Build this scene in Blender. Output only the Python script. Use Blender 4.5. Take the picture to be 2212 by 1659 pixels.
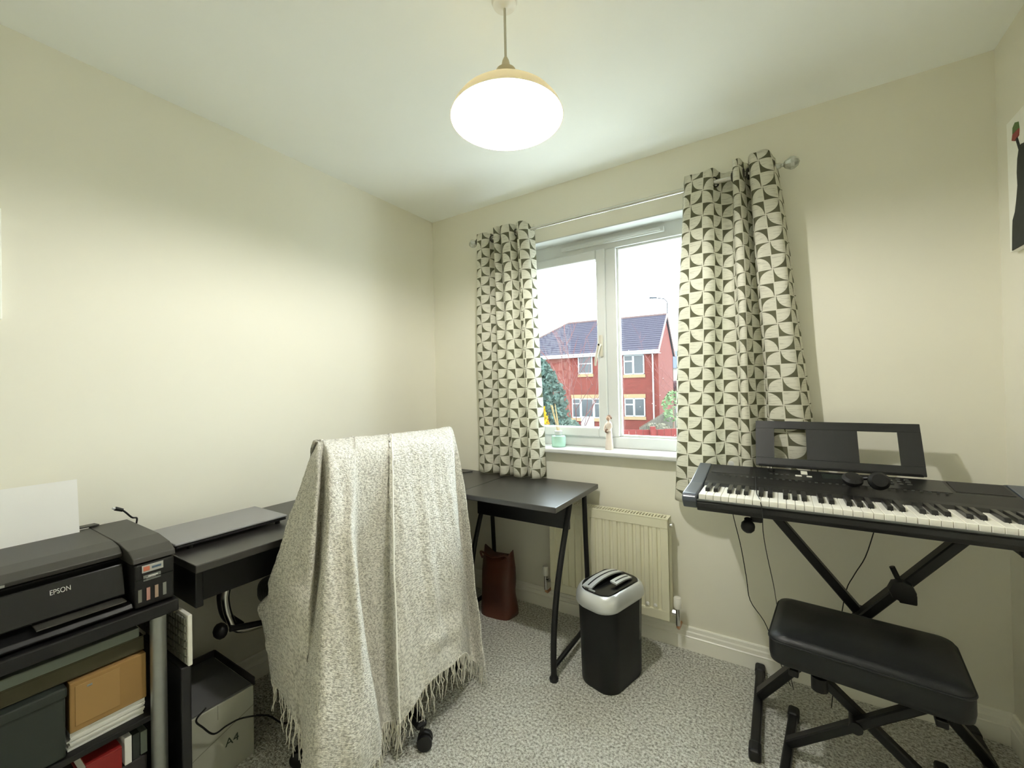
import bpy, bmesh, math, random
from mathutils import Vector, Matrix
random.seed(7)
S = bpy.context.scene
COL = S.collection
for o in list(bpy.data.objects): bpy.data.objects.remove(o)

# ---------------------------------------------------------------- camera
F_PX, W_PX = 905.1, 2212.0
CAM = Vector((1.9766, -2.1337, 1.2601)); YAW, PIT, ROL = -0.56680, 0.008704, -0.020721
fw = Vector((math.sin(YAW)*math.cos(PIT), math.cos(YAW)*math.cos(PIT), math.sin(PIT)))
r0 = Vector((math.cos(YAW), -math.sin(YAW), 0)); u0 = r0.cross(fw)
rt = r0*math.cos(ROL) + u0*math.sin(ROL); up = -r0*math.sin(ROL) + u0*math.cos(ROL)
cd = bpy.data.cameras.new('camera'); cam = bpy.data.objects.new('camera', cd); COL.objects.link(cam)
m = Matrix((rt, up, -fw)).transposed().to_4x4(); m.translation = CAM
cam.matrix_world = m
cd.lens = F_PX/W_PX*36.0; cd.sensor_width = 36.0; cd.clip_start = 0.02; cd.clip_end = 500
S.camera = cam

# ---------------------------------------------------------------- world, exposure
w = bpy.data.worlds.new('overcast_sky'); S.world = w; w.use_nodes = True
bg = w.node_tree.nodes['Background']; bg.inputs[0].default_value = (0.84, 0.94, 1.0, 1); bg.inputs[1].default_value = 11.0
vs = S.view_settings; vs.view_transform = 'Standard'; vs.look = 'None'; vs.gamma = 1.0; vs.use_curve_mapping = False
vs.exposure = 0.46
try:
    S.cycles.diffuse_bounces = 12; S.cycles.max_bounces = 16; S.cycles.transmission_bounces = 8; S.cycles.transparent_max_bounces = 16
except Exception:
    pass
LAMP = 1200.0      # strength of the pendant bulb's glowing surface

# ---------------------------------------------------------------- helpers
def lin(c):
    return tuple(((v/255)/12.92 if v/255 <= .04045 else ((v/255+.055)/1.055)**2.4) for v in c)
MATS = {}
def mat(name, rgb, rough=.5, metal=0., spec=.5, noise=None, bump=None, emit=None, trans=0., alpha=1., sheen=0., coat=0.):
    """rgb: sRGB 0-255. noise=(scale,amount) colour mottling, bump=(scale,strength,dist)."""
    if name in MATS: return MATS[name]
    m = bpy.data.materials.new(name); m.use_nodes = True; N = m.node_tree.nodes; L = m.node_tree.links
    b = N['Principled BSDF']; c = lin(rgb)
    b.inputs['Base Color'].default_value = (*c, 1); b.inputs['Roughness'].default_value = rough
    b.inputs['Metallic'].default_value = metal; b.inputs['Specular IOR Level'].default_value = spec
    b.inputs['Alpha'].default_value = alpha; b.inputs['Sheen Weight'].default_value = sheen; b.inputs['Coat Weight'].default_value = coat
    tc = N.new('ShaderNodeTexCoord')
    if noise is None: noise = (9.0, .05)
    n = N.new('ShaderNodeTexNoise'); n.inputs['Scale'].default_value = noise[0]; n.inputs['Detail'].default_value = 4
    L.new(tc.outputs['Object'], n.inputs['Vector'])
    mx = N.new('ShaderNodeMix'); mx.data_type = 'RGBA'
    a = noise[1]
    mx.inputs['A'].default_value = (*[v*(1-a) for v in c], 1); mx.inputs['B'].default_value = (*[min(1, v*(1+a)) for v in c], 1)
    L.new(n.outputs['Fac'], mx.inputs['Factor']); L.new(mx.outputs['Result'], b.inputs['Base Color'])
    if bump:
        n2 = N.new('ShaderNodeTexNoise'); n2.inputs['Scale'].default_value = bump[0]; n2.inputs['Detail'].default_value = 3
        L.new(tc.outputs['Object'], n2.inputs['Vector'])
        bp = N.new('ShaderNodeBump'); bp.inputs['Strength'].default_value = bump[1]; bp.inputs['Distance'].default_value = bump[2]
        L.new(n2.outputs['Fac'], bp.inputs['Height']); L.new(bp.outputs['Normal'], b.inputs['Normal'])
    if emit:
        b.inputs['Emission Color'].default_value = (*emit[0], 1); b.inputs['Emission Strength'].default_value = emit[1]
    MATS[name] = m
    return m

def glass(name, tint, op, rough=0.02, gl=.06):
    """thin pane: mostly see-through, a little glossy, 'op' of it a smoky tint"""
    m = bpy.data.materials.new(name); m.use_nodes = True; N = m.node_tree.nodes; L = m.node_tree.links
    N.remove(N['Principled BSDF']); out = N['Material Output']
    t = N.new('ShaderNodeBsdfTransparent'); t.inputs[0].default_value = (*tint, 1)
    g = N.new('ShaderNodeBsdfGlossy'); g.inputs['Roughness'].default_value = rough; g.inputs[0].default_value = (1, 1, 1, 1)
    lw = N.new('ShaderNodeLayerWeight'); lw.inputs[0].default_value = .5
    mu = N.new('ShaderNodeMath'); mu.operation = 'MULTIPLY_ADD'; mu.inputs[1].default_value = .5*gl/.06; mu.inputs[2].default_value = gl
    L.new(lw.outputs['Fresnel'], mu.inputs[0])
    mx = N.new('ShaderNodeMixShader'); L.new(mu.outputs[0], mx.inputs[0]); L.new(t.outputs[0], mx.inputs[1]); L.new(g.outputs[0], mx.inputs[2])
    L.new(mx.outputs[0], out.inputs[0])
    return m

class MB:
    def __init__(s): s.bm = bmesh.new()
    def _merge(s, b2, M=None):
        if M is not None: bmesh.ops.transform(b2, matrix=M, verts=b2.verts)
        me = bpy.data.meshes.new('tmp'); b2.to_mesh(me); s.bm.from_mesh(me); bpy.data.meshes.remove(me); b2.free()
        return s
    def box(s, x0, x1, y0, y1, z0, z1, bev=0., seg=2, M=None):
        b = bmesh.new(); bmesh.ops.create_cube(b, size=1)
        bmesh.ops.scale(b, vec=(abs(x1-x0), abs(y1-y0), abs(z1-z0)), verts=b.verts)
        bmesh.ops.translate(b, vec=((x0+x1)/2, (y0+y1)/2, (z0+z1)/2), verts=b.verts)
        if bev > 0:
            bmesh.ops.bevel(b, geom=b.edges[:], offset=min(bev, .49*min(abs(x1-x0), abs(y1-y0), abs(z1-z0))), segments=seg, profile=.5, affect='EDGES', clamp_overlap=True)
        return s._merge(b, M)
    def prism(s, pts, a0, a1, ax='x', bev=0., M=None, seg=2):
        """pts: 2-D outline; extruded along ax. x: (y,z), y: (x,z), z: (x,y)"""
        f = {'x': lambda p, a: (a, p[0], p[1]), 'y': lambda p, a: (p[0], a, p[1]), 'z': lambda p, a: (p[0], p[1], a)}[ax]
        b = bmesh.new(); v0 = [b.verts.new(f(p, a0)) for p in pts]; v1 = [b.verts.new(f(p, a1)) for p in pts]
        n = len(pts); b.faces.new(v0[::-1]); b.faces.new(v1)
        for i in range(n): b.faces.new((v0[i], v0[(i+1) % n], v1[(i+1) % n], v1[i]))
        bmesh.ops.recalc_face_normals(b, faces=b.faces)
        if bev > 0: bmesh.ops.bevel(b, geom=b.edges[:], offset=bev, segments=seg, profile=.5, affect='EDGES', clamp_overlap=True)
        return s._merge(b, M)
    def tube(s, pts, r, n=10, cap=True, M=None):
        """pts list of 3-D points; r number or list"""
        P = [Vector(p) for p in pts]; rr = r if isinstance(r, (list, tuple)) else [r]*len(P)
        b = bmesh.new(); rings = []; nrm = None
        for i, p in enumerate(P):
            t = (P[min(i+1, len(P)-1)] - P[max(i-1, 0)])
            if t.length < 1e-9: t = Vector((0, 0, 1))
            t.normalize()
            if nrm is None:
                nrm = t.orthogonal().normalized()
            else:
                nrm = (nrm - t*nrm.dot(t)); nrm = nrm.normalized() if nrm.length > 1e-6 else t.orthogonal().normalized()
            bi = t.cross(nrm)
            rings.append([b.verts.new(p + (nrm*math.cos(2*math.pi*k/n) + bi*math.sin(2*math.pi*k/n))*rr[i]) for k in range(n)])
        for i in range(len(P)-1):
            for k in range(n): b.faces.new((rings[i][k], rings[i][(k+1) % n], rings[i+1][(k+1) % n], rings[i+1][k]))
        if cap: b.faces.new(rings[0][::-1]); b.faces.new(rings[-1])
        bmesh.ops.recalc_face_normals(b, faces=b.faces)
        return s._merge(b, M)
    def bar(s, p0, p1, wd, ht, upv=(0, 0, 1), bev=.002):
        """rectangular bar between two points"""
        p0, p1 = Vector(p0), Vector(p1); t = (p1-p0); L = t.length; t.normalize(); u = Vector(upv); x = t.cross(u).normalized(); u = x.cross(t)
        M = Matrix((x, t, u)).transposed().to_4x4(); M.translation = (p0+p1)/2
        return s.box(-wd/2, wd/2, -L/2, L/2, -ht/2, ht/2, bev=bev, seg=1, M=M)
    def lathe(s, prof, c=(0, 0, 0), n=32, M=None, sx=1, sy=1):
        """prof: (r,z) list revolved about z at c"""
        b = bmesh.new(); rings = []
        for (r, z) in prof:
            if r < 1e-6: rings.append([b.verts.new((c[0], c[1], c[2]+z))])
            else: rings.append([b.verts.new((c[0]+sx*r*math.cos(2*math.pi*k/n), c[1]+sy*r*math.sin(2*math.pi*k/n), c[2]+z)) for k in range(n)])
        for i in range(len(prof)-1):
            A, B = rings[i], rings[i+1]
            for k in range(n):
                k2 = (k+1) % n
                if len(A) == 1 and len(B) == 1: continue
                if len(A) == 1: b.faces.new((A[0], B[k], B[k2]))
                elif len(B) == 1: b.faces.new((A[k], A[k2], B[0]))
                else: b.faces.new((A[k], A[k2], B[k2], B[k]))
        bmesh.ops.recalc_face_normals(b, faces=b.faces)
        return s._merge(b, M)
    def ball(s, c, r, sx=1, sy=1, sz=1, sub=2, jit=0, M=None):
        b = bmesh.new(); bmesh.ops.create_icosphere(b, subdivisions=sub, radius=r)
        for v in b.verts:
            if jit: v.co *= 1+random.uniform(-jit, jit)
            v.co = Vector((v.co.x*sx+c[0], v.co.y*sy+c[1], v.co.z*sz+c[2]))
        return s._merge(b, M)
    def build(s, name, m, parent=None, smooth=False, at=None, rotz=0., ang=40):
        me = bpy.data.meshes.new(name); s.bm.to_mesh(me); s.bm.free()
        if m is not None: me.materials.append(m)
        o = bpy.data.objects.new(name, me); COL.objects.link(o)
        if smooth:
            for p in me.polygons: p.use_smooth = True
            try: me.set_sharp_from_angle(angle=math.radians(ang))
            except Exception: pass
        if at is not None:
            o.location = at; o.rotation_euler = (0, 0, rotz)
        if parent is not None: o.parent = parent
        return o

def thing(name, label, cat, loc=(0, 0, 0), rotz=0., group=None):
    o = bpy.data.objects.new(name, None); COL.objects.link(o); o.empty_display_size = .05
    o.location = loc; o.rotation_euler = (0, 0, rotz); return tag(o, label, cat, group)
def tag(o, label=None, cat=None, group=None, kind=None):
    if label: o['label'] = label
    if cat: o['category'] = cat
    if group: o['group'] = group
    if kind: o['kind'] = kind
    return o
def adopt(parent, *objs):
    """parent objects built in world coordinates without moving them"""
    M = Matrix.Translation(parent.location) @ Matrix.Rotation(parent.rotation_euler.z, 4, 'Z')
    Mi = M.inverted()
    for o in objs:
        if o.parent is None and o.type == 'MESH':
            o.data.transform(Mi); o.parent = parent
def nest(part, *kids):
    """make already adopted parts sub-parts of another part"""
    for k in kids: k.parent = part
def struct(o): o['kind'] = 'structure'; return o
def cm(t):
    a, b, c, d, u = t
    return .5*((2*b) + (-a+c)*u + (2*a-5*b+4*c-d)*u*u + (-a+3*b-3*c+d)*u**3)
def spl(P, t):
    """catmull-rom through list P at t in 0..1"""
    n = len(P)-1; x = min(max(t, 0), 1)*n; i = min(int(x), n-1); u = x-i
    g = lambda k: P[min(max(k, 0), n)]
    a, b, c, d = Vector(g(i-1)) if i > 0 else Vector(g(0))*2-Vector(g(1)), Vector(g(i)), Vector(g(i+1)), Vector(g(i+2)) if i+2 <= n else Vector(g(n))*2-Vector(g(n-1))
    return cm((a, b, c, d, u))

# ---------------------------------------------------------------- materials
M_wall = mat('wall_paint', (232, 229, 215), .85, spec=.2, noise=(3, .02), bump=(420, .12, .001))
M_ceil = mat('ceiling_paint', (248, 250, 247), .9, spec=.15, noise=(3, .02), bump=(300, .1, .001))
M_trim = mat('white_gloss_trim', (246, 244, 234), .35, noise=(6, .02))
M_upvc = mat('white_plastic_frame', (208, 210, 208), .35, noise=(6, .015))
M_black = mat('black_metal', (13, 13, 14), .42, spec=.35, noise=(30, .15))
M_bplast = mat('black_plastic', (15, 15, 16), .48, spec=.35, noise=(40, .15), bump=(700, .1, .0006))
M_gloss = mat('glossy_black_plastic', (12, 12, 13), .2, spec=.4, noise=(20, .1))
M_desk = mat('black_desk_laminate', (40, 38, 37), .32, spec=1.0, noise=(60, .2), bump=(150, .06, .0006))
M_chrome = mat('chrome', (215, 215, 212), .18, metal=1.0, noise=(10, .03))
M_steel = mat('brushed_steel', (165, 168, 165), .36, metal=.9, noise=(50, .1))
M_silver = mat('silver_plastic', (214, 216, 216), .3, metal=.55, noise=(30, .04))
M_white = mat('white_plastic', (236, 234, 226), .3, noise=(10, .01))
M_paper = mat('white_paper', (232, 231, 228), .8, noise=(6, .01))

def carpet():
    m = bpy.data.materials.new('grey_twist_carpet'); m.use_nodes = True; N = m.node_tree.nodes; L = m.node_tree.links
    b = N['Principled BSDF']; b.inputs['Roughness'].default_value = .95; b.inputs['Specular IOR Level'].default_value = .1
    tc = N.new('ShaderNodeTexCoord')
    n1 = N.new('ShaderNodeTexNoise'); n1.inputs['Scale'].default_value = 105; n1.inputs['Detail'].default_value = 5; n1.inputs['Roughness'].default_value = .75
    n3 = N.new('ShaderNodeTexNoise'); n3.inputs['Scale'].default_value = 6; n3.inputs['Detail'].default_value = 2
    v = N.new('ShaderNodeTexVoronoi'); v.inputs['Scale'].default_value = 230
    for n in (n1, n3, v): L.new(tc.outputs['Object'], n.inputs['Vector'])
    cr = N.new('ShaderNodeValToRGB'); e = cr.color_ramp.elements
    e[0].position = .38; e[0].color = (*lin((146, 144, 132)), 1); e[1].position = .60; e[1].color = (*lin((255, 255, 248)), 1)
    x = cr.color_ramp.elements.new(.5); x.color = (*lin((222, 220, 208)), 1)
    L.new(n1.outputs['Fac'], cr.inputs['Fac'])
    mx = N.new('ShaderNodeMix'); mx.data_type = 'RGBA'; mx.blend_type = 'MULTIPLY'; mx.inputs['Factor'].default_value = .15
    L.new(cr.outputs['Color'], mx.inputs['A']); L.new(n3.outputs['Fac'], mx.inputs['B']); L.new(mx.outputs['Result'], b.inputs['Base Color'])
    bp = N.new('ShaderNodeBump'); bp.inputs['Strength'].default_value = .9; bp.inputs['Distance'].default_value = .006
    ad = N.new('ShaderNodeMath'); ad.operation = 'ADD'; L.new(n1.outputs['Fac'], ad.inputs[0]); L.new(v.outputs['Distance'], ad.inputs[1])
    L.new(ad.outputs[0], bp.inputs['Height']); L.new(bp.outputs['Normal'], b.inputs['Normal'])
    return m
M_carpet = carpet()
# ================================================================ ROOM
RW, HC, YN = 2.634, 2.40, -3.05          # right wall x, ceiling z, near wall y
WX0, WX1, WZ0, WZ1 = .60, 1.80, .893, 2.10   # window opening
struct(MB().box(-.15, RW+.15, YN-.15, .27, -.12, 0).build('floor', M_carpet))
struct(MB().box(-.15, RW+.15, YN-.15, .27, HC, HC+.12).build('ceiling', M_ceil))
struct(MB().box(-.15, 0, YN-.15, .27, 0, HC).build('wall_left', M_wall))
struct(MB().box(RW, RW+.15, YN-.15, .27, 0, HC).build('wall_right', M_wall))
struct(MB().box(0, RW, YN-.15, YN, 0, HC).build('wall_near', M_wall))
wl = MB()
wl.box(0, WX0, 0, .27, 0, HC).box(WX1, RW, 0, .27, 0, HC).box(WX0, WX1, 0, .27, 0, WZ0).box(WX0, WX1, 0, .27, WZ1, HC)
struct(wl.build('wall_far', M_wall))
# moulded skirting boards (stepped torus profile)
SK = [(0, 0), (.015, 0), (.015, .058), (.0165, .062), (.0125, .066), (.0125, .082), (.0105, .086), (.009, .088), (.0085, .103), (.005, .108), (0, .108)]
struct(MB().prism([(-a, b) for a, b in SK], .0, RW, 'x').build('baseboard_far', M_trim))
struct(MB().prism(SK, YN, 0, 'y').build('baseboard_left', M_trim))
struct(MB().prism([(RW-a, b) for a, b in SK], YN, 0, 'y').build('baseboard_right', M_trim))

# ---------------------------------------------------------------- window
win = struct(bpy.data.objects.new('window_1', None)); COL.objects.link(win); win.location = (1.2, .1, WZ0)
P = []
f = MB(); FY0, FY1 = .105, .175
f.box(WX0, WX0+.055, FY0, FY1, WZ0+.025, WZ1, .004).box(WX1-.055, WX1, FY0, FY1, WZ0+.025, WZ1, .004)
f.box(WX0+.055, WX1-.055, FY0, FY1, WZ1-.085, WZ1, .004).box(WX0+.055, WX1-.055, FY0, FY1, WZ0+.025, WZ0+.085, .004)
P.append(f.build('window_frame', M_upvc))
P.append(MB().box(1.178, 1.240, FY0-.004, FY1, WZ0+.085, WZ1-.085, .006).build('mullion', M_upvc))
c = MB(); x0, x1, z0, z1 = WX0+.05, 1.181, WZ0+.082, WZ1-.082; t = .052
c.box(x0, x0+t, .088, .15, z0, z1, .007).box(x1-t, x1, .088, .15, z0, z1, .007).box(x0+t, x1-t, .088, .15, z1-t, z1, .007).box(x0+t, x1-t, .088, .15, z0, z0+t, .007)
P.append(c.build('casement_sash', M_upvc))
g = MB(); x0, x1, z0, z1 = 1.238, WX1-.053, WZ0+.083, WZ1-.083
for a in ((x0, x0+.014, z0, z1), (x1-.014, x1, z0, z1)): g.box(a[0], a[1], .118, .14, a[2], a[3], .004)
for a in ((z0, z0+.014), (z1-.014, z1)): g.box(x0+.014, x1-.014, .118, .14, a[0], a[1], .004)
P.append(g.build('glazing_bead', M_upvc))
M_glass = glass('window_glass', (.97, .99, .985), 0, gl=.012)
P.append(MB().box(WX0+.09, 1.14, .138, .142, WZ0+.125, WZ1-.125).build('pane', M_glass))
P.append(MB().box(1.245, WX1-.06, .141, .145, WZ0+.088, WZ1-.088).build('pane', M_glass))
v = MB().box(.92, 1.50, .088, .106, 2.045, 2.072, .004).box(.94, 1.48, .083, .09, 2.052, 2.060, .002)
P.append(v.build('trickle_vent', M_upvc))
P.append(MB().box(WX0-.045, WX1+.045, -.055, .115, WZ0, WZ0+.025, .008, 3).build('window_board', M_upvc))
h = MB().box(1.142, 1.166, .072, .089, 1.42, 1.54, .006)
h.tube([(1.154, .074, 1.485), (1.154, .052, 1.485)], .009).tube([(1.154, .055, 1.49), (1.147, .05, 1.455), (1.135, .05, 1.41), (1.131, .05, 1.37)], [.010, .009, .007, .005])
P.append(h.build('window_handle', mat('handle_cream', (190, 184, 168), .4), smooth=True))
P.append(MB().tube([(1.154, .0445, 1.484), (1.154, .042, 1.484)], .005, 12).build('key_lock', M_black))
# painted reveal lining
P.append(MB().box(WX0, WX1, .0, .105, WZ1-.006, WZ1).box(WX0, WX0+.006, .0, .105, WZ0+.025, WZ1-.006).box(WX1-.006, WX1, .0, .105, WZ0+.025, WZ1-.006).build('reveal_lining', M_upvc))
# rain drops clinging under the head of the right-hand pane
d = MB(); R_ = random.Random(3)
for i in range(26): d.ball((R_.uniform(1.27, 1.7), .140, R_.uniform(1.985, 2.0)-abs(R_.gauss(0, .01))), R_.uniform(.0012, .0026), sub=1)
for i in range(40): d.ball((R_.uniform(1.27, 1.7), .140, R_.uniform(.99, 1.5)), R_.uniform(.001, .002), sub=1)
ro = d.build('rain_drops', M_white); tag(ro, kind='stuff'); P.append(ro)
adopt(win, *P)
wf, mul, sash, bead, pn1, pn2 = P[:6]; nest(sash, pn1, P[8], P[9]); nest(bead, pn2, P[11])

# ---------------------------------------------------------------- curtain rod
M_nickel = mat('satin_nickel', (205, 203, 196), .25, metal=.9, noise=(20, .04))
M_crystal = mat('facetted_crystal', (196, 198, 190), .10, metal=.5, noise=(60, .5))
rod = thing('curtain_rod', 'satin nickel curtain rod with glass ball ends above the window', 'curtain rod', (1.2, -.09, 2.147))
def ends(x, s, r): 
    return MB().lathe([(0, -.012), (.012, -.012), (.012, 0), (.007, .006), (.007, .012), (r*.6, .018), (r, .018+r*.75), (r*.97, .018+r*1.2), (r*.6, .018+r*1.75), (0, .018+r*1.95)], n=10, M=Matrix.Translation((x, -.09, 2.147)) @ Matrix.Rotation(s*math.pi/2, 4, 'Y'))
o = [MB().tube([(.46, -.09, 2.147), (1.25, -.09, 2.147)], .0085, 14).build('rod', M_nickel, smooth=True),
     MB().tube([(1.2, -.09, 2.147), (2.0, -.09, 2.147)], .0105, 14).build('rod', M_nickel, smooth=True),
     ends(.455, -1, .025).build('finial', M_crystal), ends(2.0, 1, .026).build('finial', M_crystal)]
for x in (.50, 1.64):
    b = MB().tube([(x, -.001, 2.147), (x, -.075, 2.147)], .006).lathe([(0, 0), (.024, 0), (.022, .006), (0, .008)], n=18, M=Matrix.Translation((x, -.001, 2.147)) @ Matrix.Rotation(math.pi/2, 4, 'X'))
    b.tube([(x-.008, -.09, 2.147), (x+.008, -.09, 2.147)], .0135, 14)
    o.append(b.build('bracket', M_nickel, smooth=True))
adopt(rod, *o)

# ---------------------------------------------------------------- curtains
def curtain_mat():
    m = bpy.data.materials.new('geometric_print_cotton'); m.use_nodes = True; N = m.node_tree.nodes; L = m.node_tree.links
    b = N['Principled BSDF']; b.inputs['Roughness'].default_value = .9; b.inputs['Specular IOR Level'].default_value = .1
    uv = N.new('ShaderNodeUVMap'); uv.uv_map = 'UVMap'
    sp = N.new('ShaderNodeSeparateXYZ'); L.new(uv.outputs[0], sp.inputs[0])
    def M(op, a, b_=None, c=None):
        n = N.new('ShaderNodeMath'); n.operation = op
        for i, x in enumerate((a, b_, c)):
            if x is None: continue
            if isinstance(x, (int, float)): n.inputs[i].default_value = x
            else: L.new(x, n.inputs[i])
        return n.outputs[0]
    u, v = sp.outputs[0], sp.outputs[1]
    fu, fv = M('FRACT', u), M('FRACT', v)
    pu = M('GREATER_THAN', M('FRACT', M('MULTIPLY', u, .5)), .5)     # column parity
    pv = M('GREATER_THAN', M('FRACT', M('MULTIPLY', v, .5)), .5)
    # centre of the quarter disc: columns alternate top / bottom, rows alternate left / right
    cy = M('SUBTRACT', 1, pu)
    cx = pv
    dx, dy = M('SUBTRACT', fu, cx), M('SUBTRACT', fv, cy)
    r = M('SQRT', M('ADD', M('MULTIPLY', dx, dx), M('MULTIPLY', dy, dy)))
    dark = M('GREATER_THAN', r, .925)
    ex = M('MINIMUM', fu, M('SUBTRACT', 1, fu)); ey = M('MINIMUM', fv, M('SUBTRACT', 1, fv))
    grid = M('GREATER_THAN', M('MINIMUM', ex, ey), .035)
    dark = M('MULTIPLY', dark, grid)
    wn = N.new('ShaderNodeTexNoise'); wn.inputs['Scale'].default_value = 1.0; wn.inputs['Detail'].default_value = 3
    mp = N.new('ShaderNodeMapping'); L.new(uv.outputs[0], mp.inputs[0]); mp.inputs['Scale'].default_value = (1.2, 14, 1)
    L.new(mp.outputs[0], wn.inputs['Vector'])
    line = M('MULTIPLY', M('GREATER_THAN', wn.outputs['Fac'], .58), .32)
    line = M('MULTIPLY', line, grid)
    m1 = N.new('ShaderNodeMix'); m1.data_type = 'RGBA'; m1.inputs['A'].default_value = (*lin((228, 226, 212)), 1); m1.inputs['B'].default_value = (*lin((150, 146, 128)), 1)
    L.new(line, m1.inputs['Factor'])
    m2 = N.new('ShaderNodeMix'); m2.data_type = 'RGBA'; m2.inputs['B'].default_value = (*lin((110, 109, 88)), 1)
    L.new(m1.outputs['Result'], m2.inputs['A']); L.new(dark, m2.inputs['Factor'])
    L.new(m2.outputs['Result'], b.inputs['Base Color'])
    tl = N.new('ShaderNodeBsdfTranslucent'); L.new(m2.outputs['Result'], tl.inputs[0])
    mx = N.new('ShaderNodeMixShader'); mx.inputs[0].default_value = .28
    L.new(b.outputs[0], mx.inputs[1]); L.new(tl.outputs[0], mx.inputs[2]); L.new(mx.outputs[0], N['Material Output'].inputs[0])
    return m
M_curt = curtain_mat()
def curtain(label, top, bot, ztop, zbot, zb_fun=None, ubase=0., eyes=()):
    nu, nv, CELL = 150, 60, .0555
    T = [Vector((a, b, 0)) for a, b in top]; B = [Vector((a, b, 0)) for a, b in bot]
    verts, us = [], []
    for j in range(nv+1):
        s = j/nv; k = s**.8
        row = []
        for i in range(nu+1):
            t = i/nu
            p = spl(T, t)*(1-k) + spl(B, t)*k
            if s < .05: p.y += (-.09-p.y)*.12*(1-s/.05)*math.sin(t*9)
            zb = zbot + (zb_fun(t) if zb_fun else 0)
            zt = ztop + .006*math.sin(t*31)+.004*math.sin(t*57)
            row.append(Vector((p.x+.003*math.sin(s*9+t*20), p.y+.004*math.sin(s*7+t*13), zt+(zb-zt)*s)))
        verts.append(row)
    # cloth width from the middle row's arc length
    mid = verts[nv//4]; acc = [0]
    for i in range(nu): acc.append(acc[-1]+(mid[i+1]-mid[i]).length)
    me = bpy.data.meshes.new('curtain'); vs_ = [v for r in verts for v in r]
    fs = [(j*(nu+1)+i, j*(nu+1)+i+1, (j+1)*(nu+1)+i+1, (j+1)*(nu+1)+i) for j in range(nv) for i in range(nu)]
    me.from_pydata(vs_, [], fs); me.materials.append(M_curt)
    uvl = me.uv_layers.new(name='UVMap')
    for lp in me.loops:
        j, i = divmod(lp.vertex_index, nu+1)
        uvl.data[lp.index].uv = (ubase+acc[i]/CELL, (verts[j][i].z-zbot)/CELL+40)
    for p in me.polygons: p.use_smooth = True
    cl = bpy.data.objects.new('cloth', me); COL.objects.link(cl)
    md = cl.modifiers.new('thick', 'SOLIDIFY'); md.thickness = .0015
    c0 = ((T[0].x+T[-1].x)/2, -.09, 0)
    root = thing('curtain', label, 'curtain', (c0[0], c0[1], zbot), group='patterned curtains at the window')
    ob = [cl]
    for (x, y, az) in eyes:
        tor = bmesh.new(); R1, R2, n1, n2 = .021, .0035, 24, 8; vv = []
        for a in range(n1):
            for b_ in range(n2):
                A, Bq = 2*math.pi*a/n1, 2*math.pi*b_/n2
                vv.append(tor.verts.new(((R1+R2*math.cos(Bq))*math.cos(A), R2*math.sin(Bq)*1.3, (R1+R2*math.cos(Bq))*math.sin(A))))
        for a in range(n1):
            for b_ in range(n2):
                tor.faces.new((vv[a*n2+b_], vv[((a+1) % n1)*n2+b_], vv[((a+1) % n1)*n2+(b_+1) % n2], vv[a*n2+(b_+1) % n2]))
        mb = MB(); mb._merge(tor, Matrix.Translation((x, y, 2.147)) @ Matrix.Rotation(az, 4, 'Z'))
        ob.append(mb.build('eyelet', mat('dark_eyelet', (70, 68, 60), .3, metal=.8), smooth=True))
    adopt(root, *ob); nest(cl, *ob[1:])
    return root
curtain('narrow patterned curtain hanging left of the window above the desk',
        [(.455, -.06), (.462, -.12), (.53, -.125), (.575, -.055), (.592, -.06), (.603, -.14), (.625, -.145), (.640, -.075), (.652, -.14), (.705, -.14), (.725, -.07), (.745, -.07), (.755, -.13), (.805, -.12), (.822, -.06)],
        [(.435, -.045), (.44, -.10), (.52, -.12), (.57, -.06), (.59, -.07), (.61, -.13), (.65, -.13), (.675, -.07), (.69, -.12), (.75, -.13), (.775, -.07), (.795, -.08), (.81, -.125), (.85, -.11), (.865, -.05)],
        2.185, .756, eyes=[(.566, -.09, .9), (.618, -.10, 1.2), (.64, -.1, -1.2), (.732, -.09, 1.0), (.75, -.1, -1.1), (.457, -.09, 1.4)])
curtain('wide patterned curtain hanging right of the window behind the music rest',
        [(1.625, -.05), (1.640, -.115), (1.665, -.125), (1.74, -.125), (1.775, -.06), (1.81, -.045), (1.828, -.06), (1.836, -.145), (1.858, -.15), (1.872, -.09), (1.885, -.055), (1.893, -.14), (1.925, -.155), (1.965, -.145), (1.982, -.06)],
        [(1.55, -.04), (1.565, -.085), (1.61, -.115), (1.71, -.12), (1.76, -.06), (1.80, -.05), (1.83, -.09), (1.85, -.125), (1.88, -.12), (1.91, -.05), (1.94, -.04), (1.96, -.08), (2.02, -.088), (2.08, -.085), (2.115, -.03)],
        2.198, .722, eyes=[(1.652, -.09, 1.2), (1.758, -.092, .9), (1.832, -.09, 1.3), (1.866, -.1, -1.3), (1.888, -.09, 1.3), (1.975, -.1, -1.3)])

# ---------------------------------------------------------------- pendant lamp
PX, PY = 1.320, -1.10
lamp = thing('pendant_lamp', 'cream dome pendant lamp with lit bulb hanging from ceiling rose', 'lamp', (PX, PY, 2.40))
M_cream = mat('cream_enamel', (206, 196, 168), .45, noise=(8, .03))
def translucent(m, f):
    N = m.node_tree.nodes; L = m.node_tree.links; b = N['Principled BSDF']; t = N.new('ShaderNodeBsdfTranslucent'); x = N.new('ShaderNodeMixShader'); x.inputs[0].default_value = f
    for l in list(L):
        if l.to_node == b and l.to_socket.name == 'Base Color': L.new(l.from_socket, t.inputs[0])
    L.new(b.outputs[0], x.inputs[1]); L.new(t.outputs[0], x.inputs[2]); L.new(x.outputs[0], N['Material Output'].inputs[0])
translucent(M_cream, .085)  # light let through the shade, added to fill the ceiling
M_inner = mat('white_enamel_inside', (245, 243, 235), .5, noise=(8, .01))
translucent(M_inner, .12)
M_bulb = mat('glowing_bulb', (255, 246, 225), .5, emit=((1.0, .985, .93), LAMP))
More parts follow.
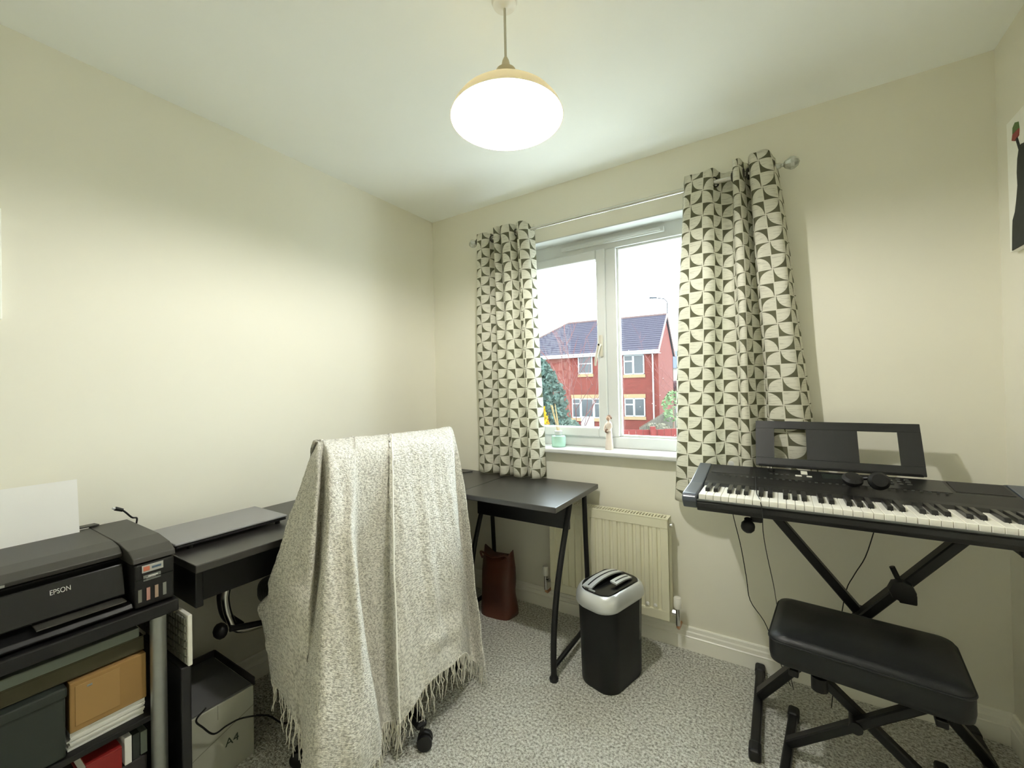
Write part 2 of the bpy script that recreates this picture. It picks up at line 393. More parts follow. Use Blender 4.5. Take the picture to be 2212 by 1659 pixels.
o = [MB().lathe([(0, 0), (.036, 0), (.038, -.004), (.034, -.014), (.015, -.018), (.007, -.024), (0, -.024)], (PX, PY, 2.40)).build('ceiling_rose', M_white, smooth=True),
     MB().tube([(PX, PY, 2.377), (PX, PY, 2.225)], .0038, 10).build('cord', mat('cord_white', (196, 192, 176), .6), smooth=True),
     MB().lathe([(0, .184), (.005, .183), (.010, .172), (.014, .152), (.014, .063), (0, .063)], (PX, PY, 2.049)).build('lamp_holder', mat('holder_cream', (205, 196, 168), .5), smooth=True)]
# dome: outer skin and inner skin with a thickness between
outp = [(.034, .086), (.040, .0855), (.062, .082), (.091, .073), (.120, .058), (.142, .040), (.157, .020), (.1645, .003), (.166, .0)]
inp = [(.163, .0), (.1615, .003), (.154, .020), (.139, .038), (.117, .055), (.089, .069), (.060, .078), (.020, .0815), (.013, .0815)]
SZ0 = 2.049
o.append(MB().lathe(outp, (PX, PY, SZ0), 64).build('shade', M_cream, smooth=True))
sh = o[-1]
inn = MB().lathe([outp[-1]]+inp, (PX, PY, SZ0), 64).build('shade_lining', M_inner, smooth=True)
o.append(inn)
o.append(MB().lathe([(.010, .152), (.020, .150), (.029, .142), (.032, .126), (.029, .108), (.034, .086)], (PX, PY, SZ0), 40).build('shade_collar', mat('collar_cream', (196, 184, 150), .5), smooth=True))
o.append(MB().lathe([(.017, .0), (.020, .002), (.020, .010), (.017, .012), (.012, .012), (.012, .0), (.017, .0)], (PX, PY, SZ0+.066)).build('shade_ring', M_cream, smooth=True))
bulb = MB().lathe([(.010, .030), (.012, .022), (.020, .010), (.0245, -.004), (.0235, -.016), (.017, -.026), (.008, -.030), (0, -.031)], (PX, PY, 2.084), 24).build('bulb', M_bulb, smooth=True)
o.append(bulb)
adopt(lamp, *o); nest(sh, inn); nest(o[2], bulb)

# ---------------------------------------------------------------- wall pictures
M_canvas = mat('white_canvas', (246, 246, 238), .85, noise=(60, .03), bump=(500, .1, .001))
M_ink = mat('dark_charcoal_paint', (44, 48, 44), .8, noise=(40, .4))
cr_ = thing('wall_picture', 'white canvas picture with dark dress figure on right wall', 'picture', (RW-.012, -.25, 1.67))
o = [MB().box(RW-.022, RW-.002, -.55, -.140, 1.660, 2.073, .002).build('canvas', M_canvas)]
d = [(-.549, 1.661), (-.160, 1.661), (-.165, 1.72), (-.170, 1.755), (-.186, 1.775), (-.198, 1.81), (-.208, 1.85), (-.206, 1.89), (-.212, 1.93), (-.222, 1.955), (-.236, 1.965), (-.30, 1.95), (-.549, 1.90)]
o.append(MB().prism(d, RW-.0245, RW-.0221, 'x').build('painted_dress', M_ink))
o.append(MB().prism([(-.222, 1.953), (-.230, 1.958), (-.212, 1.998), (-.204, 1.996)], RW-.0245, RW-.0221, 'x').build('painted_stem', M_ink))
o.append(MB().prism([(-.180, 2.002), (-.198, 1.992), (-.222, 1.998), (-.226, 2.018), (-.186, 2.018)], RW-.0246, RW-.0221, 'x').build('painted_flower', mat('red_paint', (150, 72, 66), .8, noise=(60, .3))))
o.append(MB().prism([(-.186, 2.019), (-.226, 2.019), (-.222, 2.04), (-.204, 2.047), (-.188, 2.038)], RW-.0246, RW-.0221, 'x').build('painted_leaf', mat('green_paint', (96, 122, 70), .8, noise=(60, .3))))
adopt(cr_, *o)
cl_ = thing('wall_picture', 'dark framed picture edge on left wall at left of view', 'picture', (.01, -2.1, 1.5))
o = [MB().box(.002, .020, -2.30, -1.894, 1.497, 1.83, .002).build('frame', M_canvas),
     MB().box(.0201, .0225, -2.29, -1.905, 1.503, 1.823).build('picture', mat('grey_print', (70, 74, 74), .7, noise=(8, .5)))]
adopt(cl_, *o)
# ================================================================ L-SHAPED DESK
DZ = .745
desk = thing('corner_desk', 'black l-shaped corner desk with curved metal legs', 'desk', (.3, -.4, 0))
o = []
o.append(MB().box(.012, .49, -1.585, -.60, DZ-.025, DZ, .003).build('desktop', M_desk))
o.append(MB().box(.62, 1.165, -.535, -.035, DZ-.025, DZ, .003).build('desktop', M_desk))
o.append(MB().prism([(.012, -.035), (.012, -.598), (.49, -.598), (.618, -.535), (.618, -.035)], DZ-.025, DZ, 'z', bev=.003).build('corner_top', M_desk))
o.append(MB().box(.60, 1.135, -.342, -.326, DZ-.155, DZ-.0255, .002).build('apron', M_black))
o.append(MB().box(.415, .431, -1.545, -.62, DZ-.135, DZ-.0255, .002).build('apron', M_black))
def cleg(x, yf, yb, nm='leg'):
    # bowed front leg of flat tube, reaching forward at the foot; straight back leg
    pf = [(x, yf+.20, .718), (x, yf+.165, .64), (x, yf+.10, .50), (x, yf+.045, .36), (x, yf+.012, .22), (x, yf, .10), (x, yf, .03)]
    a = MB().tube([tuple(spl([Vector(p) for p in pf], i/18)) for i in range(19)], .0135, 10)
    o.append(a.build(nm, M_black, smooth=True))
    pb = [(x, yb-.02, .718), (x, yb-.012, .5), (x, yb, .25), (x, yb, .03)]
    o.append(MB().tube([tuple(spl([Vector(p) for p in pb], i/12)) for i in range(13)], .0125, 10).build(nm, M_black, smooth=True))
    o.append(MB().tube([(x, yf, .055), (x, yb, .055)], .011, 8).build('foot_rail', M_black, smooth=True))
    for y in (yf, yb): o.append(MB().lathe([(0, 0), (.019, 0), (.02, .012), (.014, .02), (.013, .034), (0, .034)], (x, y, 0), 14).build('foot', M_bplast, smooth=True))
cleg(1.135, -.525, -.135)
cleg(.505, -.30, -.06)
o.append(MB().box(.03, .45, -1.572, -1.550, .60, DZ-.0255, .003).build('end_panel', M_black))
for x in (.030, .064): o.append(MB().box(x, x+.022, -1.572, -1.55, 0, .5995, .002).build('leg', M_black))
adopt(desk, *o)
# thin cable on the window-side top
tag(MB().tube([(.16, -.36, DZ+.0025), (.22, -.29, DZ+.0025), (.28, -.20, DZ+.0025), (.345, -.13, DZ+.0025), (.37, -.085, DZ+.0025)], .0022, 6).build('cable', M_black, smooth=True), 'thin black cable lying across the back corner of the desk', 'cable')
# ---------------------------------------------------------------- laptop
lap = thing('laptop', 'closed dark grey laptop on the left wing of the desk', 'laptop', (.20, -1.36, DZ))
M_lap = mat('anodised_dark_grey', (150, 150, 153), .38, metal=.3, noise=(20, .04))
o = []
for x, y in ((.10, -1.53), (.30, -1.53), (.10, -1.24), (.30, -1.24)): o.append(MB().lathe([(0, 0), (.009, 0), (.008, .012), (0, .012)], (x, y, DZ), 12).build('rubber_foot', M_bplast))
o.append(MB().box(.075, .318, -1.575, -1.215, DZ+.012, DZ+.021, .003).build('base', M_bplast))
o.append(MB().box(.072, .322, -1.580, -1.212, DZ+.0225, DZ+.031, .004, 3).build('lid', M_lap))
o.append(MB().tube([(.074, -1.55, DZ+.0217), (.074, -1.245, DZ+.0217)], .004, 8).build('hinge', M_black))
adopt(lap, *o)

# ================================================================ PRINTER STAND
SZ = .662
st = thing('printer_stand', 'black two-shelf printer stand with grey tubular legs', 'stand', (.26, -1.85, 0))
o = [MB().box(.02, .475, -2.20, -1.622, SZ-.035, SZ, .004).build('top', M_bplast),
     MB().box(.03, .45, -2.17, -1.655, .335, .352, .003).build('shelf', M_black)]
for x, y in ((.452, -1.665), (.452, -2.16), (.05, -1.665), (.05, -2.16)):
    o.append(MB().tube([(x, y, .0), (x, y, SZ-.036)], .019, 20).build('leg', M_steel, smooth=True))
adopt(st, *o)
# contents of the stand
M_foldg = mat('grey_green_folder', (106, 114, 104), .6, noise=(8, .1))  # grey lowered, the dim corner's shade is in the colour
tag(MB().box(.08, .428, -2.12, -1.70, .574, .600, .003).build('folder', M_foldg), 'flat grey-green folder at top of the printer stand', 'folder')
b = thing('binder', 'olive brown binder lying under the grey-green folder', 'binder', (.25, -1.78, .535))
o = [MB().box(.06, .425, -1.99, -1.69, .570, .5735, .001).box(.06, .425, -1.99, -1.69, .533, .5365, .001).box(.421, .425, -1.99, -1.69, .5365, .570, .001).build('cover', mat('olive_brown_board', (60, 56, 34), .7, noise=(10, .15))),
     MB().box(.065, .418, -1.98, -1.70, .537, .568).build('pages', mat('aged_paper', (120, 112, 84), .8))]
adopt(b, *o)
b = thing('cardboard_box', 'tan cardboard box on the shelf of the printer stand', 'box', (.25, -1.79, .398))
M_card = mat('tan_cardboard', (148, 116, 68), .85, noise=(14, .08))  # tan darkened, shade of the dim corner painted in
o = [MB().box(.10, .436, -1.842, -1.688, .400, .527, .003).build('carton', M_card),
     MB().box(.432, .4375, -1.832, -1.745, .414, .516, .001).build('label_panel', mat('pale_card', (156, 124, 76), .85)),
     MB().box(.436, .4385, -1.81, -1.80, .503, .508).build('staple', M_steel)]
adopt(b, *o)
b = thing('paper_stack', 'stack of white paper under the tan cardboard box', 'paper', (.25, -1.77, .353))
o = []
for i in range(9):
    z = .3525+i*.0051; j = R_.uniform(-.004, .004)
    o.append(MB().box(.13, .426+j, -1.843+j, -1.692+j*.5, z, z+.0047).build('paper_ream', M_paper))
adopt(b, *o)
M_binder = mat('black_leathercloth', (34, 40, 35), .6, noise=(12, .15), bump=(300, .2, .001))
b = thing('storage_box', 'large dark grey storage box at left end of the stand', 'box', (.25, -2.0, .353))
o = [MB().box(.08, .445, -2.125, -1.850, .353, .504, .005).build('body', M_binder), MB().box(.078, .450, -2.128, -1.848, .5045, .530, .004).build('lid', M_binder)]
adopt(b, *o)
b = thing('book', 'red book under the printer stand shelf', 'book', (.25, -1.78, .2))
M_red = mat('red_cloth_cover', (128, 24, 20), .6, noise=(10, .1))  # red darkened to carry the shade under the shelf corner
o = [MB().box(.12, .445, -1.815, -1.745, .245, .25, .001).box(.12, .445, -1.815, -1.745, .300, .305, .001).box(.44, .445, -1.815, -1.745, .25, .30).build('cover', M_red), MB().box(.125, .438, -1.811, -1.749, .2505, .2995).build('pages', M_paper)]
adopt(b, *o)
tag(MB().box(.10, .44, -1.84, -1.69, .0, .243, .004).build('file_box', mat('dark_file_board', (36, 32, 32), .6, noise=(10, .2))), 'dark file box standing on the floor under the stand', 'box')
o = []
for i in range(3):
    tag(MB().box(.14, .440-.004*i, -1.738+i*.018, -1.723+i*.018, .2435, .318-.006*i, .001).build('magazine', (M_paper, M_binder, M_foldg)[i]), ('thin white booklet standing beside the red book', 'thin black booklet standing second from the red book', 'thin grey booklet standing nearest the stand leg')[i], 'booklet')

# ---------------------------------------------------------------- printer
pr = thing('printer', 'black tank printer with angled tray on the printer stand', 'printer', (.26, -1.83, SZ))
M_pr = mat('printer_body_black', (22, 22, 22), .5, spec=.35, noise=(60, .15), bump=(900, .15, .0005))
M_prl = mat('printer_lid', (56, 55, 51), .42, noise=(60, .1), bump=(900, .15, .0005))
o = []
Y0, Y1, T0 = -2.02, -1.628, -1.722      # left end, right end, tank block start
o.append(MB().box(.055, .34, Y0, Y1, SZ+.004, .786, .005).build('body', M_pr))
o.append(MB().prism([(.05, .788), (.345, .788), (.382, .800), (.386, .812), (.36, .826), (.30, .832), (.075, .832), (.05, .824)], Y0-.002, T0-.001, 'y', bev=.002).build('scanner_lid', M_prl))
o.append(MB().prism([(.05, .788), (.44, .788), (.466, .792), (.462, .806), (.425, .822), (.34, .832), (.06, .832), (.05, .824)], T0, Y1+.002, 'y', bev=.002).build('scanner_lid', M_prl))
o.append(MB().box(.34, .462, T0+.004, Y1, SZ+.004, .7875, .006, 3).build('ink_tank_block', M_pr))
o.append(MB().box(.4635, .4655, T0+.006, Y1-.004, .7435, .7455).build('panel_seam', M_gloss))
# swing-out front with the name on it
Mf = Matrix.Translation((.405, 0, .744)) @ Matrix.Rotation(math.radians(-14), 4, 'Y')
o.append(MB().box(-.01, .01, Y0, T0-.004, -.043, .043, .004, M=Mf).build('front_cover', M_gloss))
o.append(MB().prism([(.34, SZ+.004), (.452, SZ+.004), (.462, SZ+.012), (.455, SZ+.022), (.34, SZ+.034)], Y0, T0, 'y', bev=.002).build('paper_tray', M_bplast))
o.append(MB().box(.36, .458, -1.90, -1.735, SZ+.034, SZ+.037).build('tray_flap', M_prl))
o.append(MB().box(.386, .3895, -1.975, -1.94, .803, .809).build('lid_catch', M_steel))
def sticker(y0, y1, z0, z1, m, nm='label_sticker', x=.463): o.append(MB().box(x-.001, x, y0, y1, z0, z1).build(nm, m))
M_sil = mat('silver_label', (176, 176, 172), .4, noise=(200, .2))
sticker(-1.703, -1.655, .762, .782, M_sil, x=.4642); sticker(-1.700, -1.686, .766, .778, mat('orange_print', (190, 110, 84), .5), 'sticker_print', .4648); sticker(-1.681, -1.660, .769, .775, mat('dark_print', (70, 90, 110), .5), 'sticker_print', .4648)
sticker(-1.700, -1.661, .738, .754, mat('grey_label', (110, 112, 110), .4, noise=(300, .5)), x=.4642); sticker(-1.694, -1.672, .743, .746, M_paper, 'sticker_print', .4648); sticker(-1.690, -1.668, .7485, .7505, M_paper, 'sticker_print', .4648)
for k, rgb in enumerate(((112, 112, 104), (170, 128, 118), (158, 136, 120), (120, 122, 116))):
    y = -1.712+k*.0185; sticker(y, y+.008, .683, .718, mat('ink_window_%d' % k, rgb, .15), 'ink_window', .4642)
hp = MB().prism([(.02, .825), (.075, .8345), (.075, .838), (.02, .833)], -1.78, -1.70, 'y'); o.append(hp.build('feed_cover', M_prl))
tx = bpy.data.curves.new('t', 'FONT'); tx.body = 'EPSON'; tx.size = .0175; tx.extrude = .0004; tx.align_x = 'CENTER'; tx.align_y = 'CENTER'
to = bpy.data.objects.new('t', tx); COL.objects.link(to); bpy.context.view_layer.update()
me = bpy.data.meshes.new_from_object(to.evaluated_get(bpy.context.evaluated_depsgraph_get())); bpy.data.objects.remove(to)
A = Mf @ Matrix.Translation((.0105, -1.851, .010)) @ Matrix.Rotation(math.pi/2, 4, 'Z') @ Matrix.Rotation(math.pi/2, 4, 'X') @ Matrix.Diagonal((.72, 1, 1, 1))
A = Mf @ Matrix.Translation((.0105, -1.851, .034-.016)) @ Matrix(((0, 0, 1, 0), (1, 0, 0, 0), (0, 1, 0, 0), (0, 0, 0, 1))) @ Matrix.Diagonal((.72, 1, 1, 1))
me.transform(A); me.materials.append(mat('lettering_silver', (186, 188, 184), .4)); lt = bpy.data.objects.new('lettering', me); COL.objects.link(lt); o.append(lt)
adopt(pr, *o)
# paper in the rear feed
pp = MB(); pm = Matrix.Translation((.100, 0, .84)) @ Matrix.Rotation(math.radians(-8), 4, 'Y')
pp.box(-.0012, .0012, -1.965, -1.752, -.02, .158, M=pm)
tag(pp.build('paper_sheet', M_paper), 'white paper standing upright in the printer rear feed', 'paper')
# usb cable end
b = thing('usb_cable', 'black usb cable end curling up behind the printer', 'cable', (.10, -1.62, .75))
o = [MB().tube([tuple(spl([Vector(q) for q in ((.03, -1.60, .746), (.05, -1.600, .80), (.095, -1.610, .836), (.115, -1.628, .846), (.12, -1.645, .868), (.12, -1.655, .880))], i/16)) for i in range(17)], .0028, 8).build('wire', M_black, smooth=True),
     MB().tube([(.12, -1.653, .878), (.12, -1.672, .888)], [.0055, .0065], 10).build('plug', M_black, smooth=True),
     MB().tube([(.12, -1.672, .888), (.12, -1.679, .8915)], .0035, 6).build('plug_tip', M_silver)]
adopt(b, *o)

# ---------------------------------------------------------------- things between stand and desk
fb = tag(MB().box(.14, .47, -1.618, -1.592, .0, .448, .004).build('box_file', mat('black_board_file', (26, 26, 28), .5, noise=(9, .2))), 'tall black box file standing on floor beside grey stand leg', 'file')
kb = thing('computer_keyboard', 'white-edged computer keyboard standing on its side on black file', 'keyboard', (.3, -1.60, .449))
o = [MB().box(.05, .476, -1.602, -1.590, .449, .600, .003).build('case', M_white)]
M_key = mat('grey_key', (112, 112, 100), .5)
for i in range(21):
    for j in range(6):
        x = .468-i*.0195; z = .4575+j*.0228
        o.append(MB().box(x-.0175, x, -1.6075, -1.602, z, z+.0195, .0015, 1).build('key', M_key))
adopt(kb, *o)
cb = thing('paper_carton', 'white a4 copy paper carton on floor under the desk', 'box', (.28, -1.47, 0))
M_wcard = mat('white_cardboard', (164, 164, 150), .8, noise=(12, .06))  # white greyed down, corner shade put into the colour
o = [MB().box(.10, .400, -1.577, -1.385, .0, .236, .002).build('carton', M_wcard), MB().box(.105, .395, -1.572, -1.390, .2365, .242).build('lid_panel', mat('grey_card_inside', (84, 84, 84), .8, noise=(8, .1)))]
o.append(MB().box(.095, .1, -1.58, -1.382, .20, .262).box(.1, .40, -1.384, -1.380, .235, .262).build('flap', mat('dark_card', (44, 40, 40), .8)))
o.append(MB().prism([(-1.577, .10), (-1.385, .17), (-1.385, .172), (-1.577, .102)], .4002, .4006, 'x').build('printed_line', mat('line_print', (120, 122, 108), .8)))
o.append(MB().box(.4002, .4006, -1.497, -1.4955, .19, .236).build('tab_cut', mat('line_print', (120, 122, 108), .8)))
tx = bpy.data.curves.new('t', 'FONT'); tx.body = 'A4'; tx.size = .036; tx.extrude = .0004; tx.align_x = 'CENTER'
to = bpy.data.objects.new('t', tx); COL.objects.link(to); bpy.context.view_layer.update()
me = bpy.data.meshes.new_from_object(to.evaluated_get(bpy.context.evaluated_depsgraph_get())); bpy.data.objects.remove(to)
me.transform(Matrix.Translation((.4006, -1.455, .085)) @ Matrix(((0, 0, 1, 0), (1, 0, 0, 0), (0, 1, 0, 0), (0, 0, 0, 1)))); me.materials.append(mat('green_print', (44, 56, 44), .7))
lt = bpy.data.objects.new('lettering', me); COL.objects.link(lt); o.append(lt)
adopt(cb, *o)
tag(MB().tube([tuple(spl([Vector(q) for q in ((.478, -1.56, .30), (.45, -1.575, .262), (.43, -1.55, .215), (.418, -1.515, .165), (.416, -1.475, .165), (.42, -1.43, .160), (.44, -1.36, .13), (.40, -1.25, .02), (.30, -1.0, .006))], i/40)) for i in range(41)], .0028, 8).build('power_cable', M_black, smooth=True), 'black cable drooping across the front of the paper carton', 'cable')

# ================================================================ RADIATOR
M_rad = mat('radiator_enamel', (226, 222, 196), .35, noise=(6, .015))
rad = thing('radiator', 'cream panel radiator below the window', 'radiator', (1.21, -.07, .15))
o = []; X0, X1, Z0, Z1, YF = .905, 1.525, .155, .632, -.10
n = 15; pit = .0385
prof = []; xs = X0+.02
pts = [(X0, YF)]
x = X0+.028
while x+.022 < X1-.02:
    pts += [(x, YF), (x+.004, YF+.008), (x+.016, YF+.008), (x+.020, YF)]; x += pit
pts += [(X1, YF), (X1, YF+.014), (X0, YF+.014)]
o.append(MB().prism(pts, Z0+.045, Z1-.048, 'z').box(X0, X1, YF, YF+.014, Z0, Z0+.045, .003).box(X0, X1, YF, YF+.014, Z1-.048, Z1-.006, .003).build('front_panel', M_rad))
o.append(MB().box(X0, X1, -.045, -.035, Z0, Z1-.01, .002).build('back_panel', M_rad))
gr = MB().box(X0-.002, X1+.002, YF-.001, YF+.012, Z1-.006, Z1, .001).box(X0-.002, X1+.002, -.045, -.033, Z1-.006, Z1, .001)
x = X0+.012
while x < X1-.01:
    gr.box(x, x+.007, YF+.012, -.045, Z1-.005, Z1-.001); x += .0145
gr.box(X0, X0+.012, YF+.012, -.045, Z1-.006, Z1).box(X1-.012, X1+.002, YF+.012, -.045, Z1-.006, Z1)
o.append(gr.build('top_grille', M_rad))
for x in (X0-.003, X1+.001): o.append(MB().box(x, x+.002, YF+.014, -.035, Z0+.01, Z1-.006).build('side_panel', M_rad))
for x in (X0+.1, X1-.1): o.append(MB().box(x-.012, x+.012, -.034, -.001, Z0+.06, Z1-.06).build('wall_bracket', M_steel))
o.append(MB().tube([(X1+.003, -.07, Z1-.035), (X1+.014, -.07, Z1-.035)], .009, 10).build('air_valve', M_chrome, smooth=True))
for x in (1.425, 1.462):
    o.append(MB().lathe([(0, .0), (.009, .0), (.006, .003), (0, .004)], n=12, M=Matrix.Translation((x, YF-.0005, Z0+.062)) @ Matrix.Rotation(math.pi/2, 4, 'X')).build('plug', M_white))
def valve(x, sgn, nm):
    q = [MB().tube([(x-sgn*.04, -.07, Z0+.035), (x, -.07, Z0+.035)], .008, 12).tube([(x, -.07, Z0+.055), (x, -.07, Z0-.02)], .010, 12).tube([(x-sgn*.022, -.07, Z0+.035), (x-sgn*.008, -.07, Z0+.035)], .0125, 6).build(nm+'_body', M_chrome, smooth=True),
         MB().lathe([(.010, 0), (.016, .004), (.0175, .012), (.0175, .048), (.015, .053), (0, .054)], (x, -.07, Z0+.056), 20).build(nm+'_cap', M_white, smooth=True),
         MB().tube([(x, -.07, Z0-.015), (x, -.07, Z0-.03), (x, -.058, Z0-.04), (x, -.001, Z0-.04)], .0075, 12).build('pipe', mat('copper_pipe', (196, 150, 118), .3, metal=.6), smooth=True)]
    o.extend(q)
valve(X1+.030, 1, 'valve'); valve(X0-.045, -1, 'valve')
adopt(rad, *o)

# ================================================================ SHREDDER
sd = thing('paper_shredder', 'black paper shredder with silver rounded head beside desk leg', 'shredder', (1.335, -.360, 0), -math.radians(16))
def rr(wx, wy, rad, n=8):
    out = []
    for qx, qy, a0 in ((1, 1, 0), (-1, 1, 90), (-1, -1, 180), (1, -1, 270)):
        for k in range(n+1):
            a = math.radians(a0+90*k/n); out.append((qx*(wx-rad)+rad*math.cos(a), qy*(wy-rad)+rad*math.sin(a)))
    return out
def loft(levels, cap=True, filt=None):
    """levels: (wx, wy, rad, z, dx, dy)"""
    b = bmesh.new(); rings = []
    for lv in levels:
        wx, wy, rd, z = lv[:4]; dx, dy = (lv[4], lv[5]) if len(lv) > 4 else (0, 0)
        zf = (lambda x, y, z=z: z) if not callable(z) else z
        rings.append([b.verts.new((x+dx, y+dy, zf(x, y))) for x, y in rr(wx, wy, rd)])
    n = len(rings[0])
    for i in range(len(rings)-1):
        for k in range(n):
            c = (rings[i][k].co+rings[i][(k+1) % n].co+rings[i+1][k].co+rings[i+1][(k+1) % n].co)/4
            if filt and not filt(c): continue
            b.faces.new((rings[i][k], rings[i][(k+1) % n], rings[i+1][(k+1) % n], rings[i+1][k]))
    if cap: b.faces.new(rings[0][::-1]); b.faces.new(rings[-1])
    bmesh.ops.recalc_face_normals(b, faces=b.faces)
    return b
hx, hy = .106, .152
crown = lambda h: (lambda x, y: h - .030*(abs(y)/hy)**2.2 - .012*(x/hx)**2)
M_sbin = mat('shredder_bin_black', (13, 14, 14), .5, spec=.3, noise=(30, .1))
lv = [(.088, .128, .060, 0.0), (.092, .133, .064, .012), (.094, .136, .066, .16), (.097, .140, .068, .30), (.098, .143, .070, .345)]
mb = MB(); mb._merge(loft(lv, True)); 
window = lambda c: (c.x > .03 and c.y > .00 and c.z > .17)
b2 = MB(); b2._merge(loft(lv, False, lambda c: not window(c))); mb.bm.free()
lvb = loft([lv[0], (.084, .124, .056, .001)], True)
b2._merge(lvb); b2.build('bin', M_sbin, sd, smooth=True)
b3 = MB(); b3._merge(loft(lv, False, window)); b3.build('smoky_window', glass('smoky_plastic', (.38, .39, .37), 0, .1, .05), sd, smooth=True)
b4 = MB(); b4._merge(loft([(.080, .115, .04, .17), (.080, .115, .04, .172)])); b4.build('bin_floor', M_sbin, sd)
hd = MB(); hd._merge(loft([(.098, .143, .070, lambda x, y: .338-.010*(abs(y)/hy)**2), (.105, .151, .074, lambda x, y: .350-.012*(abs(y)/hy)**2), (.107, .153, .076, crown(.380)), (.105, .151, .075, crown(.400)), (.098, .144, .070, crown(.414)), (.088, .134, .062, crown(.420))]))
hd.build('head', M_silver, sd, smooth=True)
pn = MB(); pn._merge(loft([(.084, .129, .058, crown(.4175)), (.082, .127, .057, crown(.4225))])); pn.build('top_panel', M_gloss, sd, smooth=True)
# the two silver-lipped feed slots
def strip(x0, x1, y0, y1, dz, nm, m, n=10):
    b = bmesh.new(); vs0 = []
    for i in range(n+1):
        y = y0+(y1-y0)*i/n
        for x in (x0, x1):
            z = crown(.4225)(x, y)
            vs0.append((b.verts.new((x, y, z-.004)), b.verts.new((x, y, z+dz))))
    for i in range(n):
        a, c, d, e = vs0[2*i], vs0[2*i+1], vs0[2*i+2], vs0[2*i+3]
        b.faces.new((a[1], c[1], e[1], d[1])); b.faces.new((a[0], a[1], d[1], d[0])); b.faces.new((c[1], c[0], e[0], e[1]))
    b.faces.new((vs0[0][0], vs0[1][0], vs0[1][1], vs0[0][1])); b.faces.new((vs0[-2][0], vs0[-2][1], vs0[-1][1], vs0[-1][0]))
    bmesh.ops.recalc_face_normals(b, faces=b.faces)
    mb = MB(); mb._merge(b); return mb.build(nm, m, sd)
strip(-.062, -.012, -.115, .115, .0025, 'feed_slot_rim', M_silver); strip(-.040, -.034, -.105, .105, .0032, 'feed_slot', M_black)
strip(.022, .056, -.030, .085, .0025, 'card_slot_rim', M_silver); strip(.037, .042, -.018, .075, .0032, 'card_slot', M_black)
MB().box(-.02, .012, -.1265, -.119, .4, .4065, .001).build('indicator', M_steel, sd)
wnd = MB().lathe([(0, 0), (.034, 0), (.032, .0015), (0, .002)], n=24, sy=.9, M=Matrix.Translation((-.012, -.1335, .262)) @ Matrix.Rotation(math.pi/2+.075, 4, 'X')); wnd.build('view_window', mat('smoky_disc', (52, 54, 48), .15), sd)

# ================================================================ BROWN BAG
bgt = thing('leather_bag', 'slouching brown leather bag on floor under the desk', 'bag', (.625, -.19, 0))
M_lea = mat('brown_leather', (78, 40, 25), .5, noise=(8, .3), bump=(40, .4, .004))
b = bmesh.new(); rings = []
for i in range(13):
    t = i/12; z = .012+.335*t; wx = .100*(1-.04*t+.05*math.sin(t*5)); wy = .070*(1-.45*t)
    rings.append([b.verts.new((wx*(abs(math.cos(a))**.6)*(1 if math.cos(a) > 0 else -1)+.006*math.sin(9*t+a*3), wy*(abs(math.sin(a))**.7)*(1 if math.sin(a) > 0 else -1)+.005*math.sin(7*t+a*4), z+(.03*math.cos(a*2)*t*t if t > .6 else 0))) for a in [2*math.pi*k/28 for k in range(28)]])
for i in range(12):
    for k in range(28): b.faces.new((rings[i][k], rings[i][(k+1) % 28], rings[i+1][(k+1) % 28], rings[i+1][k]))
b.faces.new(rings[0][::-1]); b.faces.new(rings[-1]); bmesh.ops.recalc_face_normals(b, faces=b.faces)
bmesh.ops.translate(b, verts=b.verts, vec=(0, 0, -.012))
mb = MB(); mb._merge(b); mb.build('bag_body', M_lea, bgt, smooth=True, ang=80)
MB().tube([tuple(spl([Vector(q) for q in ((-.09, -.03, .30), (-.08, -.055, .345), (0, -.06, .33), (.08, -.05, .35), (.095, -.03, .31))], i/14)) for i in range(15)], .006, 8).build('strap', M_lea, bgt, smooth=True)

# ================================================================ WINDOW SILL THINGS
SL = WZ0+.025
df = thing('reed_diffuser', 'mint green reed diffuser jar on the window sill', 'diffuser', (.908, .03, SL))
MB().lathe([(0, 0), (.036, 0), (.040, .004), (.041, .055), (.038, .062), (.016, .066), (.014, .070), (0, .070)], n=32).build('jar', mat('mint_glass', (176, 216, 200), .2, noise=(5, .03), coat=.3), df, smooth=True)
MB().lathe([(.014, .066), (.021, .068), (.021, .090), (.018, .091), (0, .091)], n=24).build('cap', M_silver, df, smooth=True)
for k, (dx, dy) in enumerate(((-.045, .01), (-.050, -.01), (-.040, .022), (-.055, .0), (-.036, .005))):
    MB().tube([(.004*k-.008, 0, .088), (dx*.9+.003*k, dy, .235+.004*(k % 3))], .0018, 6).build('reed', mat('reed_wood', (206, 182, 138), .7), df)
fg = thing('figurine', 'carved cream figurine of a woman holding brown bowl on sill', 'figurine', (1.205, .035, SL), -.4)
M_fig = mat('cream_resin', (214, 200, 188), .7, noise=(30, .06)); M_figb = mat('brown_resin', (120, 92, 74), .7, noise=(30, .2))
MB().lathe([(0, 0), (.022, 0), (.0235, .006), (.021, .04), (.0175, .08), (.015, .105), (.017, .125), (.0175, .138), (.012, .148), (.0065, .151), (.006, .158), (0, .158)], n=20, sy=.8).build('body', M_fig, fg, smooth=True)
MB().ball((0, -.002, .168), .0125, sz=1.15, sub=2).build('head', mat('skin_resin', (196, 164, 142), .7), fg, smooth=True)
MB().ball((0, .003, .172), .0135, sz=1.05, sub=2).ball((.009, .006, .170), .007).build('hair', M_figb, fg, smooth=True)
for s in (-1, 1): MB().tube([(s*.016, -.001, .140), (s*.022, -.006, .122), (s*.016, -.018, .104), (s*.006, -.022, .100)], [.006, .0058, .005, .004], 8).build('arm', M_fig, fg, smooth=True)
MB().ball((0, -.018, .101), .0125, sy=.6).build('bowl', M_figb, fg, smooth=True)
